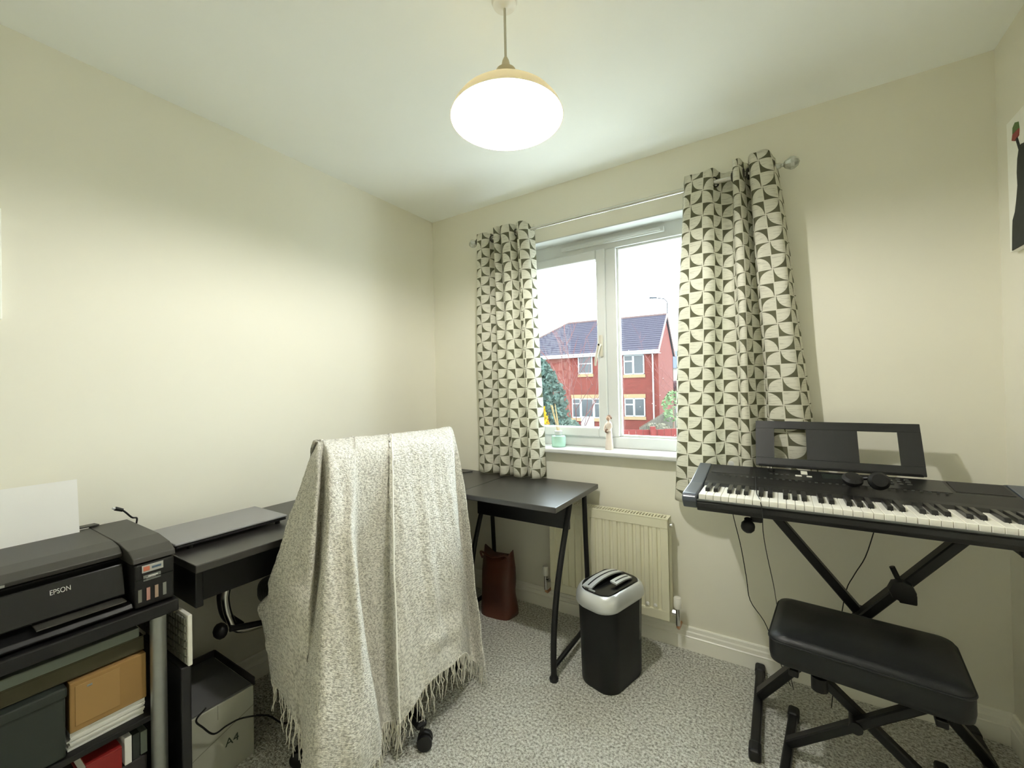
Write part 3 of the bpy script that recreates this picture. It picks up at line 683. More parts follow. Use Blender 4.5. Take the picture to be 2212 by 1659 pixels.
# ================================================================ PIANO KEYBOARD
BX0, BX1 = 1.688, 2.624; KX0 = 1.738; KP = .0228
pk = thing('electric_piano', 'black electric keyboard piano with white and black keys on x stand', 'piano', (2.15, -.40, .83))
M_body = mat('piano_body_black', (17, 17, 18), .4, spec=.4, noise=(40, .12), bump=(800, .08, .0004))
M_cap = mat('piano_end_cap', (58, 66, 80), .28, spec=1.0, noise=(40, .1))  # grey-blue tint stands in for the window's reflection on the cap
o = []
KX1 = KX0+36*KP
o.append(MB().prism([(-.598, .832), (-.608, .846), (-.606, .862), (-.598, .866), (-.45, .866), (-.45, .884), (-.425, .893), (-.40, .896), (-.335, .908), (-.215, .925), (-.192, .920), (-.188, .86), (-.205, .832)], KX0-.004, KX1+.004, 'x', bev=.0015, seg=1).build('body', M_body))
capf = [(-.590, .836), (-.612, .862), (-.612, .878), (-.600, .888), (-.45, .894), (-.335, .910), (-.215, .927), (-.190, .922), (-.186, .86), (-.205, .834)]
o.append(MB().prism(capf, BX0, KX0-.0045, 'x', bev=.004).build('end_cap', M_cap)); o.append(MB().prism(capf, KX1+.0045, BX1, 'x', bev=.004).build('end_cap', M_cap))
o.append(MB().box(KX0-.004, KX1+.004, -.609, -.600, .8665, .872, .002).build('key_slip', mat('slip_grey', (70, 72, 70), .4)))
# display panel, slanting control area
def onp(y): return .908+(y+.335)*(.925-.908)/.12
def panel(x0, x1, y0, y1, nm, m, h=.0012):
    o.append(MB().prism([(y0, onp(y0)-.002), (y0, onp(y0)+h), (y1, onp(y1)+h), (y1, onp(y1)-.002)], x0, x1, 'x').build(nm, m))
M_grl = mat('speaker_grille', (34, 33, 33), .6, bump=(900, .6, .001)); M_pan = mat('control_panel', (20, 21, 21), .3)
panel(1.745, 1.875, -.315, -.225, 'speaker_grille', M_grl); panel(KX1-.13, KX1-.005, -.315, -.225, 'speaker_grille', M_grl); panel(1.885, KX1-.14, -.330, -.218, 'control_panel', M_pan)
panel(2.10, 2.19, -.285, -.240, 'display', mat('lcd', (44, 50, 46), .15), .002)
def btn(x, y, wx, wy, m, nm='button'): o.append(MB().box(x-wx/2, x+wx/2, y-wy/2, y+wy/2, onp(y)+.0008, onp(y)+.005, .0008, 1).build(nm, m))
for y in (-.238, -.250, -.262): btn(2.048, y, .020, .0075, M_white)
btn(2.030, -.287, .020, .009, M_white); btn(2.062, -.288, .016, .009, M_white)
for y in (-.236, -.248, -.260, -.272): btn(2.245, y, .022, .007, M_white)
M_dbt = mat('dark_grey_button', (72, 74, 72), .4)
for i in range(4): btn(1.945+i*.017, -.288, .009, .006, M_dbt)
for i in range(3):
    for j in range(3): btn(2.285+i*.022, -.245-j*.022, .012, .007, M_dbt)
for i in range(34): btn(1.775+i*.019, -.345, .008, .0025, M_dbt, 'printed_mark')
o.append(MB().lathe([(0, 0), (.011, 0), (.010, .012), (0, .013)], (1.945, -.255, onp(-.255)), 20).build('volume_knob', M_gloss, smooth=True)); o.append(MB().box(1.943, 1.947, -.2455, -.2505, onp(-.255)+.0125, onp(-.255)+.0142).build('knob_pointer', M_white))
M_ivory = mat('white_key', (252, 250, 242), .22, noise=(5, .01)); M_ebony = mat('black_key', (24, 24, 24), .3, noise=(20, .1))
wk = []
white = MB().box(.0006, KP-.0006, -.594, -.452, .8675, .8865, .0012, 1).build('white_key', M_ivory); wk.append(white)
white.location.x = KX0
for i in range(1, 36):
    c = white.copy(); COL.objects.link(c); c.location.x = KX0+i*KP; wk.append(c)
blk = None
for i in range(35):
    if i % 7 in (0, 1, 3, 4, 5):
        x = KX0+(i+1)*KP-.0068 + {0: -.0014, 1: .0014, 3: -.0018, 4: 0, 5: .0018}[i % 7]
        if blk is None:
            blk = MB().prism([(-.545, .884), (-.540, .8975), (-.535, .8985), (-.452, .8985), (-.452, .884)], 0, .0136, 'x', bev=.0012, seg=1).build('black_key', M_ebony); blk.location.x = x; wk.append(blk)
        else:
            c = blk.copy(); COL.objects.link(c); c.location.x = x; wk.append(c)
adopt(pk, *o)
for k in wk: k.parent = pk; k.location -= pk.location
# music rest: black plate with two openings, leaning back in its slot
mr = thing('music_rest', 'black music rest with two square openings on the piano', 'music rest', (2.142, -.190, .929))
A, B = -.250, .250; zb, zt = .0, .188
hz0, hz1 = .034, .156
mb = MB(); mb.box(A, B, -.003, .003, zb, hz0, .001, 1).box(A, B, -.003, .003, hz1, zt, .001, 1)
for a, c in ((A, -.186), (-.080, .076), (.188, B)): mb.box(a, c, -.003, .003, hz0, hz1)
mb.bm.transform(Matrix.Rotation(math.radians(-24), 4, 'X')); mb.build('plate', mat('rest_black', (24, 25, 25), .45), mr)
MB().box(A+.01, B-.01, -.014, -.001, 0, .008, .002).build('ledge', M_bplast, mr)
# adaptor with coiled lead resting on the control panel
ea = thing('headphones', 'small black headphones folded on the piano control panel', 'headphones', (2.205, -.385, .9085), .10)
for i, (x, y) in enumerate(((-.033, .0), (.033, -.004))):
    MB().lathe([(0, -.014), (.022, -.014), (.028, -.006), (.028, .004), (.020, .013), (0, .015)], n=20, M=Matrix.Translation((x, y, .0305)) @ Matrix.Rotation(1.2 if i else .5, 4, 'X')).build('ear_cup', M_bplast, ea, smooth=True)
MB().tube([tuple(spl([Vector(q) for q in ((-.033, .012, .030), (-.03, .05, .020), (0, .066, .022), (.03, .05, .028), (.033, .012, .030))], i/18)) for i in range(19)], .006, 8).build('headband', M_bplast, ea, smooth=True)
def wire(pts, r=.0018, n=30): return MB().tube([tuple(spl([Vector(q) for q in pts], i/n)) for i in range(n+1)], r, 6).build('cable', M_black, smooth=True)
tag(wire([(1.79, -.165, .84), (1.80, -.15, .72), (1.828, -.15, .58), (1.846, -.15, .45), (1.858, -.15, .36), (1.91, -.15, .28), (1.95, -.12, .14), (1.99, -.06, .005)]), 'black cable hanging from left end of the piano', 'cable')
tag(wire([(1.892, -.27, .922), (1.898, -.36, .908), (1.905, -.50, .8885), (1.915, -.57, .8885), (1.925, -.617, .86), (1.925, -.615, .80), (1.93, -.50, .69), (1.945, -.36, .53), (1.95, -.20, .40), (1.97, -.12, .2), (2.0, -.08, .005)], .0014), 'thin black cable crossing the white keys and hanging down', 'cable')
tag(wire([(2.262, -.30, .829), (2.258, -.28, .80), (2.250, -.25, .77), (2.218, -.25, .65), (2.191, -.20, .56), (2.166, -.17, .47), (2.14, -.15, .25), (2.12, -.12, .005)], .0016), 'thin dark cable hanging below the piano near the middle', 'cable')

# ================================================================ X STAND
xs = thing('keyboard_stand', 'black x shaped metal stand under the piano', 'stand', (2.2, -.26, 0))
YS = -.200; o = []
o.append(MB().bar((1.905, YS, .80), (2.515, YS, .038), .030, .046, upv=(0, 1, 0), bev=.004).build('cross_arm', M_black))
o[-1].data.transform(Matrix.Identity(4))
o.append(MB().bar((2.505, YS-.031, .80), (1.885, YS-.031, .038), .030, .048, upv=(0, 1, 0), bev=.004).build('cross_arm', M_black))
for x in (1.905, 2.505):
    o.append(MB().box(x-.016, x+.016, -.53, -.168, .800, .8305, .004).build('top_rail', M_black))
    o.append(MB().box(x-.018, x+.018, -.5445, -.531, .799, .829, .006).build('rail_cap', M_bplast))
o.append(MB().tube([(1.882, -.555, .812), (1.8815, -.552, .80)], .012, 12).ball((1.881, -.5605, .789), .0215, sz=1.05).build('rail_knob', M_bplast, smooth=True))
for x in (1.882, 2.520):
    o.append(MB().box(x-.0155, x+.0155, -.51, -.045, .006, .037, .005).build('foot_bar', M_black))
    for y in (-.51, -.045): o.append(MB().box(x-.019, x+.019, y-.028, y+.028, .0, .041, .010, 3).build('rubber_cap', M_bplast))
o.append(MB().tube([(2.205, YS+.03, .422), (2.205, YS-.075, .422)], .022, 18).build('pivot', M_bplast, smooth=True))
k = MB().lathe([(0, -.02), (.034, -.02), (.036, 0), (.034, .014), (0, .02)], n=8, M=Matrix.Translation((2.305, YS-.075, .562)) @ Matrix.Rotation(math.pi/2, 4, 'X')).tube([(2.31, YS-.055, .565), (2.285, YS-.055, .63)], .008).tube([(2.305, YS-.055, .562), (2.305, YS-.02, .562)], .01).box(2.30, 2.345, YS-.065, YS-.02, .515, .55, .004)
o.append(k.build('ratchet_knob', M_bplast, smooth=True))
adopt(xs, *o)

# ================================================================ BENCH
bn = thing('piano_bench', 'black padded folding bench in front of the piano', 'bench', (2.172, -.448, 0), -math.radians(6.0))
M_vinyl = mat('black_vinyl', (19, 21, 22), .46, spec=.35, noise=(30, .15), bump=(260, .15, .001))
cu = MB(); cu._merge(loft([(.215, .145, .03, .372), (.226, .157, .04, .380), (.229, .160, .042, .40), (.229, .160, .042, .442), (.224, .155, .04, .458), (.200, .132, .035, .466), (.10, .06, .02, .469)]))
cu.build('seat_cushion', M_vinyl, bn, smooth=True, ang=60)
MB().tube([(x*1.0, y*1.0, .447) for x, y in [(a, b) for a, b in rr(.2285, .1595, .042)]+[rr(.2285, .1595, .042)[0]]], .0035, 6).build('piping', M_vinyl, bn, smooth=True)
MB().box(-.17, .17, -.11, .11, .352, .371, .004).build('seat_board', M_black, bn)
for s, y in ((1, -.012), (-1, .018)):
    MB().bar((-.195*s, y, .040), (.165*s, y, .335), .028, .032, upv=(0, 1, 0), bev=.004).build('cross_leg', M_black, bn)
for x in (-.195, .195):
    MB().box(x-.014, x+.014, -.165, .165, .006, .034, .005).build('foot_bar', M_black, bn)
    for y in (-.172, .172): MB().box(x-.018, x+.018, y-.026, y+.026, .0, .040, .010, 3).build('rubber_cap', M_bplast, bn)
for x in (-.165, .165): MB().box(x-.013, x+.013, -.12, .12, .330, .351, .004).build('seat_rail', M_black, bn)
MB().tube([(-.015, -.035, .187), (-.015, .042, .187)], .018, 16).build('pivot', M_bplast, bn, smooth=True)
MB().tube([(-.10, -.10, .31), (-.10, -.10, .35)], .022, 14).build('ratchet_knob', M_bplast, bn, smooth=True)

# ================================================================ OFFICE CHAIR
ch = thing('office_chair', 'black office chair with chrome arm supports under a throw', 'chair', (.56, -1.0, 0))
M_plush = mat('black_plush', (22, 24, 23), .95, noise=(25, .5), bump=(90, .5, .004), sheen=.2); o = []
bk = MB(); 
bk.box(.600, .655, -1.205, -.670, .56, 1.035, .026, 4); o.append(bk.build('backrest', M_plush, smooth=True))
st_ = MB().box(.15, .64, -1.262, -.70, .40, .505, .04, 4); o.append(st_.build('seat', M_plush, smooth=True))
o.append(MB().box(.655, .685, -1.02, -.90, .35, .62, .01).box(.45, .68, -1.02, -.90, .345, .375, .008).build('back_bracket', M_bplast))
o.append(MB().box(.40, .62, -1.06, -.90, .33, .398, .01).build('mechanism', M_bplast))
o.append(MB().tube([(.56, -.98, .09), (.56, -.98, .20)], .028, 18).tube([(.56, -.98, .20), (.56, -.98, .335)], .016, 18).build('gas_lift', M_black, smooth=True))
for s, yy in ((-1, -1.425), (1, -.555)):
    yi = -1.27 if s < 0 else -.705
    a = MB().tube([tuple(spl([Vector(q) for q in ((.31, yy, .575), (.305, yy+.004*s, .53), (.30, yy-.01*s, .46), (.31, yy-.04*s, .405), (.33, yi, .392), (.36, yi-.06*s, .392))], i/24)) for i in range(25)], .013, 10)
    o.append(a.build('arm_support', M_chrome, smooth=True))
    o.append(MB().tube([tuple(spl([Vector(q) for q in ((.285, yy, .575), (.278, yy+.004*s, .53), (.276, yy-.01*s, .46), (.29, yy-.05*s, .405))], i/14)) for i in range(15)], .016, 10).build('arm_support', M_bplast, smooth=True))
    o.append(MB().box(.13, .33, yy-.03, yy+.03, .572, .602, .014, 4).build('armrest', M_bplast, smooth=True))
o.append(MB().tube([(.34, -1.28, .395), (.315, -1.42, .425)], .010, 10).ball((.31, -1.448, .430), .028, sy=.8).build('tilt_knob', M_bplast, smooth=True))
hub = Vector((.56, -.98, 0)); o.append(MB().lathe([(0, .06), (.045, .06), (.05, .075), (.045, .10), (.03, .115), (0, .115)], tuple(hub), 24).build('hub', M_bplast, smooth=True))
for k in range(5):
    a = math.radians(-14+72*k); d_ = Vector((math.cos(a), math.sin(a), 0)); tip = hub+d_*.345; sd_ = Vector((-d_.y, d_.x, 0))
    o.append(MB().bar(hub+d_*.03+Vector((0, 0, .092)), tip+Vector((0, 0, .076)), .040, .022, bev=.006).build('base_leg', M_bplast))
    o.append(MB().bar(hub+d_*.05+Vector((0, 0, .1045)), tip-d_*.01+Vector((0, 0, .0885)), .020, .004, bev=.001).build('chrome_strip', M_chrome))
    tw = Matrix.Translation(tip) @ Matrix.Rotation(a+.9+k*1.1, 4, 'Z')
    cb2 = MB().tube([(-.004, 0, .078), (-.004, 0, .050)], .007, 10, M=tw)
    for sx in (-1, 1):
        cb2.lathe([(0, -.009), (.021, -.009), (.026, -.005), (.0265, .005), (.020, .009), (0, .009)], n=20, M=tw @ Matrix.Translation((.006, sx*.014, .0265)) @ Matrix.Rotation(math.pi/2, 4, 'X'))
    cb2.prism([(-.022, .028), (-.016, .050), (.004, .060), (.022, .052), (.032, .034), (.030, .028)], -.0045, .0045, 'y', M=tw, bev=.001)
    o.append(cb2.build('caster', M_bplast, smooth=True))
adopt(ch, *o)

# ================================================================ THROW
THR = [
[(0.6, -1.259, 1.078), (0.603, -1.29, 1.023), (0.578, -1.315, 0.922), (0.544, -1.338, 0.812), (0.527, -1.365, 0.699), (0.448, -1.365, 0.555), (0.398, -1.355, 0.455), (0.426, -1.355, 0.357), (0.485, -1.365, 0.274)],
[(0.62, -1.267, 1.081), (0.675, -1.315, 1.032), (0.666, -1.33, 0.935), (0.64, -1.345, 0.829), (0.637, -1.37, 0.715), (0.655, -1.4, 0.613), (0.648, -1.41, 0.5), (0.65, -1.41, 0.385), (0.701, -1.42, 0.27)],
[(0.62, -1.258, 1.082), (0.694, -1.31, 1.04), (0.72, -1.335, 0.942), (0.723, -1.35, 0.828), (0.728, -1.37, 0.691), (0.742, -1.39, 0.56), (0.737, -1.4, 0.409), (0.734, -1.41, 0.288), (0.754, -1.42, 0.234)],
[(0.625, -1.253, 1.083), (0.66, -1.275, 1.04), (0.665, -1.283, 0.925), (0.67, -1.298, 0.789), (0.685, -1.321, 0.647), (0.74, -1.371, 0.536), (0.77, -1.405, 0.41), (0.8, -1.439, 0.254), (0.83, -1.462, 0.155)],
[(0.63, -1.244, 1.084), (0.71, -1.287, 1.046), (0.745, -1.313, 0.94), (0.77, -1.338, 0.818), (0.8, -1.367, 0.691), (0.83, -1.395, 0.573), (0.86, -1.422, 0.451), (0.89, -1.45, 0.301), (0.9, -1.459, 0.168)],
[(0.635, -1.18, 1.082), (0.715, -1.235, 1.04), (0.75, -1.257, 0.929), (0.785, -1.289, 0.806), (0.82, -1.312, 0.674), (0.85, -1.331, 0.548), (0.875, -1.346, 0.411), (0.9, -1.358, 0.253), (0.91, -1.362, 0.113)],
[(0.635, -1.137, 1.08), (0.715, -1.194, 1.037), (0.755, -1.224, 0.922), (0.8, -1.262, 0.8), (0.835, -1.281, 0.68), (0.865, -1.289, 0.547), (0.88, -1.279, 0.388), (0.9, -1.272, 0.248), (0.91, -1.268, 0.123)],
[(0.64, -1.125, 1.081), (0.71, -1.177, 1.038), (0.715, -1.183, 0.908), (0.7, -1.179, 0.758), (0.69, -1.163, 0.603), (0.7, -1.154, 0.436), (0.73, -1.152, 0.271), (0.78, -1.165, 0.176), (0.81, -1.174, 0.107)],
[(0.64, -1.062, 1.079), (0.712, -1.119, 1.036), (0.712, -1.119, 0.903), (0.7, -1.111, 0.746), (0.695, -1.104, 0.59), (0.7, -1.099, 0.427), (0.725, -1.107, 0.269), (0.76, -1.122, 0.165), (0.8, -1.145, 0.104)],
[(0.645, -0.98, 1.076), (0.715, -1.042, 1.033), (0.715, -1.043, 0.892), (0.71, -1.04, 0.732), (0.705, -1.034, 0.571), (0.715, -1.038, 0.416), (0.745, -1.059, 0.274), (0.785, -1.09, 0.172), (0.82, -1.117, 0.097)],
[(0.645, -0.958, 1.075), (0.72, -1.026, 1.032), (0.735, -1.04, 0.897), (0.755, -1.057, 0.748), (0.765, -1.065, 0.598), (0.785, -1.079, 0.457), (0.815, -1.103, 0.326), (0.84, -1.122, 0.22), (0.865, -1.141, 0.123)],
[(0.65, -0.826, 1.073), (0.725, -0.896, 1.032), (0.745, -0.912, 0.89), (0.77, -0.933, 0.751), (0.79, -0.952, 0.615), (0.81, -0.97, 0.485), (0.83, -0.987, 0.358), (0.86, -1.013, 0.261), (0.885, -1.024, 0.192)],
[(0.655, -0.7, 1.073), (0.73, -0.774, 1.031), (0.75, -0.795, 0.887), (0.775, -0.812, 0.738), (0.8, -0.83, 0.594), (0.82, -0.843, 0.452), (0.84, -0.86, 0.353), (0.865, -0.886, 0.263), (0.89, -0.903, 0.195)],
[(0.66, -0.633, 1.076), (0.73, -0.695, 1.032), (0.75, -0.705, 0.87), (0.775, -0.72, 0.713), (0.8, -0.733, 0.561), (0.82, -0.743, 0.411), (0.845, -0.765, 0.31), (0.865, -0.786, 0.24), (0.89, -0.815, 0.194)],
[(0.655, -0.614, 1.074), (0.68, -0.628, 1.011), (0.68, -0.61, 0.845), (0.685, -0.598, 0.668), (0.7, -0.594, 0.495), (0.72, -0.6, 0.328), (0.75, -0.623, 0.218), (0.79, -0.663, 0.134), (0.83, -0.703, 0.087)],
[(0.65, -0.595, 1.069), (0.68, -0.599, 0.996), (0.71, -0.592, 0.844), (0.735, -0.594, 0.674), (0.76, -0.603, 0.509), (0.79, -0.619, 0.352), (0.83, -0.651, 0.252), (0.87, -0.684, 0.159), (0.92, -0.731, 0.085)],
]
def throw():
    nr, nc = 9, len(THR)
    # extend over the ridge and down the seat side of the backrest
    cols = []
    for i, c in enumerate(THR):
        top = Vector(c[0]); t = i/(nc-1)
        ym = -.945
        hid = [Vector((.570, ym+(top.y-ym)*1.0, top.z-.13)), Vector((.570, ym+(top.y-ym)*.99, top.z-.04))]
        rid = [Vector((top.x-.022, ym+(top.y-ym)*.985, top.z+.002))]
        # flatten the ridge so the hem behind stays out of the pad
        deep = [Vector((.560, ym+(top.y-ym)*.99, top.z-.30)), Vector((.555, ym+(top.y-ym)*.97, top.z-.50))][::-1]
        cols.append(deep+hid+rid+[Vector(p) for p in c])
    NR = len(cols[0]); NV, NU = 230, 260
    R = random.Random(5)
    from mathutils import noise as MN
    grid = []
    for j in range(NV+1):
        v = j/NV
        cp = [spl(c, v) for c in cols]
        row = [spl(cp, i/NU) for i in range(NU+1)]
        grid.append(row)
    # normals
    def nrm(j, i):
        a = grid[min(j+1, NV)][i]-grid[max(j-1, 0)][i]; b = grid[j][min(i+1, NU)]-grid[j][max(i-1, 0)]
        n = a.cross(b); n.normalize(); return n
    out = []
    dents = [(.452, -1.345, .565, .020, -.034), (.43, -1.35, .50, .025, .014), (.47, -1.365, .44, .012, -.014), (.50, -1.37, .40, .02, .010), (.86, -.82, .29, .028, .020), (.87, -.90, .26, .02, -.018), (.86, -.77, .27, .018, -.020), (.85, -.95, .30, .022, .016), (.84, -.88, .36, .03, -.014), (.88, -1.34, .20, .04, .012)]
    for j in range(NV+1):
        r = []
        for i in range(NU+1):
            p = grid[j][i]; n = nrm(j, i)
            if n.x+(-n.y)*.7 < 0 and j > NV*.4: n = -n
            s = max(0, (j/NV-.38)/.62)
            d = .003*MN.noise(p*9)+.013*s*MN.noise(Vector((p.x*5, p.y*15, p.z*1.8)))+.007*MN.noise(Vector((p.x*8, p.y*26+3, p.z*2.5)))*min(1, s*2+.2)+.0016*MN.noise(p*36)
            d += .0011*MN.noise(Vector((p.x*150, p.y*150, p.z*190)))
            for (x, y, z, rr_, am) in dents:
                q = (p-Vector((x, y, z))).length_squared
                if q < 9*rr_*rr_: d += am*math.exp(-q/(2*rr_*rr_))
            q = p+n*d
            r.append(q)
        out.append(r)
    me = bpy.data.meshes.new('woven_cloth')
    vs_ = [p for r in out for p in r]
    fs = [(j*(NU+1)+i, (j+1)*(NU+1)+i, (j+1)*(NU+1)+i+1, j*(NU+1)+i+1) for j in range(NV) for i in range(NU)]
    me.from_pydata(vs_, [], fs)
    uvl = me.uv_layers.new(name='UVMap')
    for lp in me.loops:
        j, i = divmod(lp.vertex_index, NU+1); uvl.data[lp.index].uv = (i/NU*1.5, j/NV*1.9)
    for p in me.polygons: p.use_smooth = True
    # woven boucle material
    m = bpy.data.materials.new('cream_boucle_wool'); m.use_nodes = True; N = m.node_tree.nodes; L = m.node_tree.links
    b = N['Principled BSDF']; b.inputs['Roughness'].default_value = .95; b.inputs['Specular IOR Level'].default_value = .1; b.inputs['Sheen Weight'].default_value = .25
    tc = N.new('ShaderNodeTexCoord')
    mp = N.new('ShaderNodeMapping'); mp.inputs['Scale'].default_value = (85, 260, 1); L.new(tc.outputs['UV'], mp.inputs[0])
    wv = N.new('ShaderNodeTexNoise'); wv.inputs['Scale'].default_value = 1; wv.inputs['Detail'].default_value = 3; L.new(mp.outputs[0], wv.inputs['Vector'])
    n2 = N.new('ShaderNodeTexNoise'); n2.inputs['Scale'].default_value = 120; n2.inputs['Detail'].default_value = 4; L.new(tc.outputs['Object'], n2.inputs['Vector'])
    vo = N.new('ShaderNodeTexVoronoi'); vo.inputs['Scale'].default_value = 1; mp2 = N.new('ShaderNodeMapping'); mp2.inputs['Scale'].default_value = (70, 75, 1)
    L.new(tc.outputs['UV'], mp2.inputs[0]); L.new(mp2.outputs[0], vo.inputs['Vector'])
    fl = N.new('ShaderNodeMath'); fl.operation = 'LESS_THAN'; fl.inputs[1].default_value = .13; L.new(vo.outputs['Distance'], fl.inputs[0])
    ad = N.new('ShaderNodeMath'); ad.operation = 'ADD'; L.new(wv.outputs['Fac'], ad.inputs[0]); L.new(n2.outputs['Fac'], ad.inputs[1])
    cr = N.new('ShaderNodeValToRGB'); e = cr.color_ramp.elements; e[0].position = .72; e[0].color = (*lin((172, 169, 158)), 1); e[1].position = 1.20 if False else 1.0; e[1].color = (*lin((234, 231, 221)), 1)
    hf = N.new('ShaderNodeMath'); hf.operation = 'MULTIPLY'; hf.inputs[1].default_value = .9; L.new(ad.outputs[0], hf.inputs[0]); L.new(hf.outputs[0], cr.inputs['Fac'])
    mx = N.new('ShaderNodeMix'); mx.data_type = 'RGBA'; mx.inputs['B'].default_value = (*lin((240, 237, 226)), 1); L.new(cr.outputs['Color'], mx.inputs['A']); L.new(fl.outputs[0], mx.inputs['Factor'])
    L.new(mx.outputs['Result'], b.inputs['Base Color'])
    ad2 = N.new('ShaderNodeMath'); ad2.operation = 'MULTIPLY_ADD'; ad2.inputs[1].default_value = 1.3; L.new(fl.outputs[0], ad2.inputs[0]); L.new(ad.outputs[0], ad2.inputs[2])
    bp = N.new('ShaderNodeBump'); bp.inputs['Strength'].default_value = .8; bp.inputs['Distance'].default_value = .006; L.new(ad2.outputs[0], bp.inputs['Height']); L.new(bp.outputs['Normal'], b.inputs['Normal'])
    me.materials.append(m)
    cl = bpy.data.objects.new('woven_cloth', me); COL.objects.link(cl)
    md = cl.modifiers.new('thick', 'SOLIDIFY'); md.thickness = .005; md.offset = -1
    root = thing('throw_blanket', 'cream woven throw with fringe draped over the office chair', 'blanket', (.72, -1.02, .03))
    # centre seam
    ci = int(NU*10/(nc-1)); sm = MB().tube([tuple(out[j][ci]+Vector((.002, 0, 0))) for j in range(int(NV*.30), NV+1, 2)], .003, 6).build('seam', mat('seam_cream', (246, 244, 236), .9), smooth=True)
    # knotted fringe along the hem
    fr = MB()
    for k in range(0, 190):
        t = (k+.5)/190; i = min(int(t*NU), NU-1)
        if 3/(nc-1) < t < 6.5/(nc-1): Lf = .055
        else: Lf = .085
        if t < 2.2/(nc-1): Lf = .075
        p = out[NV][i]; Lk = Lf*R.uniform(.7, 1.25)
        Lk = min(Lk, p.z-.004)
        a = Vector((R.uniform(-.014, .016), R.uniform(-.018, .018), -Lk)); mid = p+a*.5+Vector((R.uniform(-.009, .009), R.uniform(-.012, .012), 0))
        fr.tube([tuple(p+Vector((0, 0, .004))), tuple(p+a*.25), tuple(mid), tuple(p+a)], [.0024, .0019, .0017, .0011], 5)
    f = fr.build('fringe', mat('fringe_wool', (222, 219, 208), .95), smooth=True); tag(f, kind='stuff')
    adopt(root, cl, sm, f); nest(cl, sm)
throw()
# ================================================================ OUTSIDE
GR = Matrix.Translation((CAM.x, CAM.y, 0)) @ Matrix.Rotation(-YAW, 4, 'Z')     # street frame: x right, y away
def O(r, f, z=0): return GR @ Vector((r, f, z))
GZ = -1.45
_mat = mat
def mat(name, rgb, *a, **k):        # street colours darkened to offset the overstrong sky light
    k.setdefault('spec', .12); return _mat(name, tuple(v*.88 for v in rgb), *a, **k)
gm = mat('pale_bounce_ground', (190, 190, 182), .95, noise=(.8, .1))  # ground paled to bounce daylight up to the ceiling
struct(MB().box(-30, 60, 3, 120, GZ-.1, GZ, M=GR).build('ground', gm))
def brick(name, c1, c2, mo):
    m = bpy.data.materials.new(name); m.use_nodes = True; N = m.node_tree.nodes; L = m.node_tree.links
    tc = N.new('ShaderNodeTexCoord'); sp = N.new('ShaderNodeSeparateXYZ'); cb_ = N.new('ShaderNodeCombineXYZ'); ad = N.new('ShaderNodeMath'); ad.operation = 'ADD'
    L.new(tc.outputs['Object'], sp.inputs[0]); L.new(sp.outputs[0], ad.inputs[0]); L.new(sp.outputs[1], ad.inputs[1]); L.new(ad.outputs[0], cb_.inputs[0]); L.new(sp.outputs[2], cb_.inputs[1])
    t = N.new('ShaderNodeTexBrick'); t.inputs['Scale'].default_value = 1; t.inputs['Brick Width'].default_value = .225; t.inputs['Row Height'].default_value = .075; t.inputs['Mortar Size'].default_value = .007
    t.inputs['Color1'].default_value = (*lin([v*.90 for v in c1]), 1); t.inputs['Color2'].default_value = (*lin([v*.90 for v in c2]), 1); t.inputs['Mortar'].default_value = (*lin([v*.90 for v in mo]), 1)  # brick tones darkened too, offsetting the overstrong sky
    L.new(cb_.outputs[0], t.inputs['Vector']); b = N['Principled BSDF']; b.inputs['Roughness'].default_value = .95; b.inputs['Specular IOR Level'].default_value = .1; L.new(t.outputs['Color'], b.inputs['Base Color'])
    return m
M_brick = brick('red_brick', (92, 40, 35), (80, 33, 30), (84, 60, 54))
M_buff = mat('buff_stone', (118, 100, 76), .9, noise=(5, .08))
M_tile = mat('slate_tile', (56, 53, 64), .7, noise=(3, .12))
M_ridge = mat('ridge_tile', (84, 68, 66), .8, noise=(4, .1))
M_dglass = mat('dark_window_glass', (40, 44, 48), .15, spec=.3, noise=(2, .25))
HR = -YAW-math.radians(28)
hp_ = O(8.41, 24.0)
hs = thing('neighbour_house', 'red brick house with purple slate roof seen through the window', 'house', (hp_.x, hp_.y, 0), HR)
def hb(nm, m, mb): return mb.build(nm, m, hs)
LF, DP, EZ, RZ = 7.35, 6.5, 3.22, 5.70
hb('wall', M_brick, MB().box(-LF, 0, 0, .3, GZ, EZ).box(-.3, 0, .3, DP, GZ, EZ).box(-LF, -LF+.3, .3, DP, GZ, EZ).box(-LF, 0, DP-.3, DP, GZ, EZ))
hb('gable_wall', M_brick, MB().prism([(0, EZ), (DP, EZ), (DP/2, RZ-.12)], -.3, 0, 'x'))
hb('side_wing', mat('pale_blue_render', (84, 98, 114), .9, noise=(2, .1)), MB().box(-LF-3, -LF-.02, 1.2, DP, GZ, EZ-.02))
def hwin(x0, x1, z0, z1, bars, nm='window'):
    w_ = MB(); t = .07
    w_.box(x0, x1, -.05, .01, z0, z0+t).box(x0, x1, -.05, .01, z1-t, z1).box(x0, x0+t, -.05, .01, z0, z1).box(x1-t, x1, -.05, .01, z0, z1)
    for b_ in bars: w_.box(*b_)
    wo = hb(nm, mat('house_upvc', (130, 132, 134), .4), w_)
    MB().box(x0+t, x1-t, -.02, -.01, z0+t, z1-t).build('pane', M_dglass, wo)
def wbars(x0, x1, z0, z1):
    xm = x0+(x1-x0)*.47; return [(xm-.06, xm+.06, -.05, 0, z0, z1), (x0, xm, -.05, 0, z1-.42, z1-.34)]
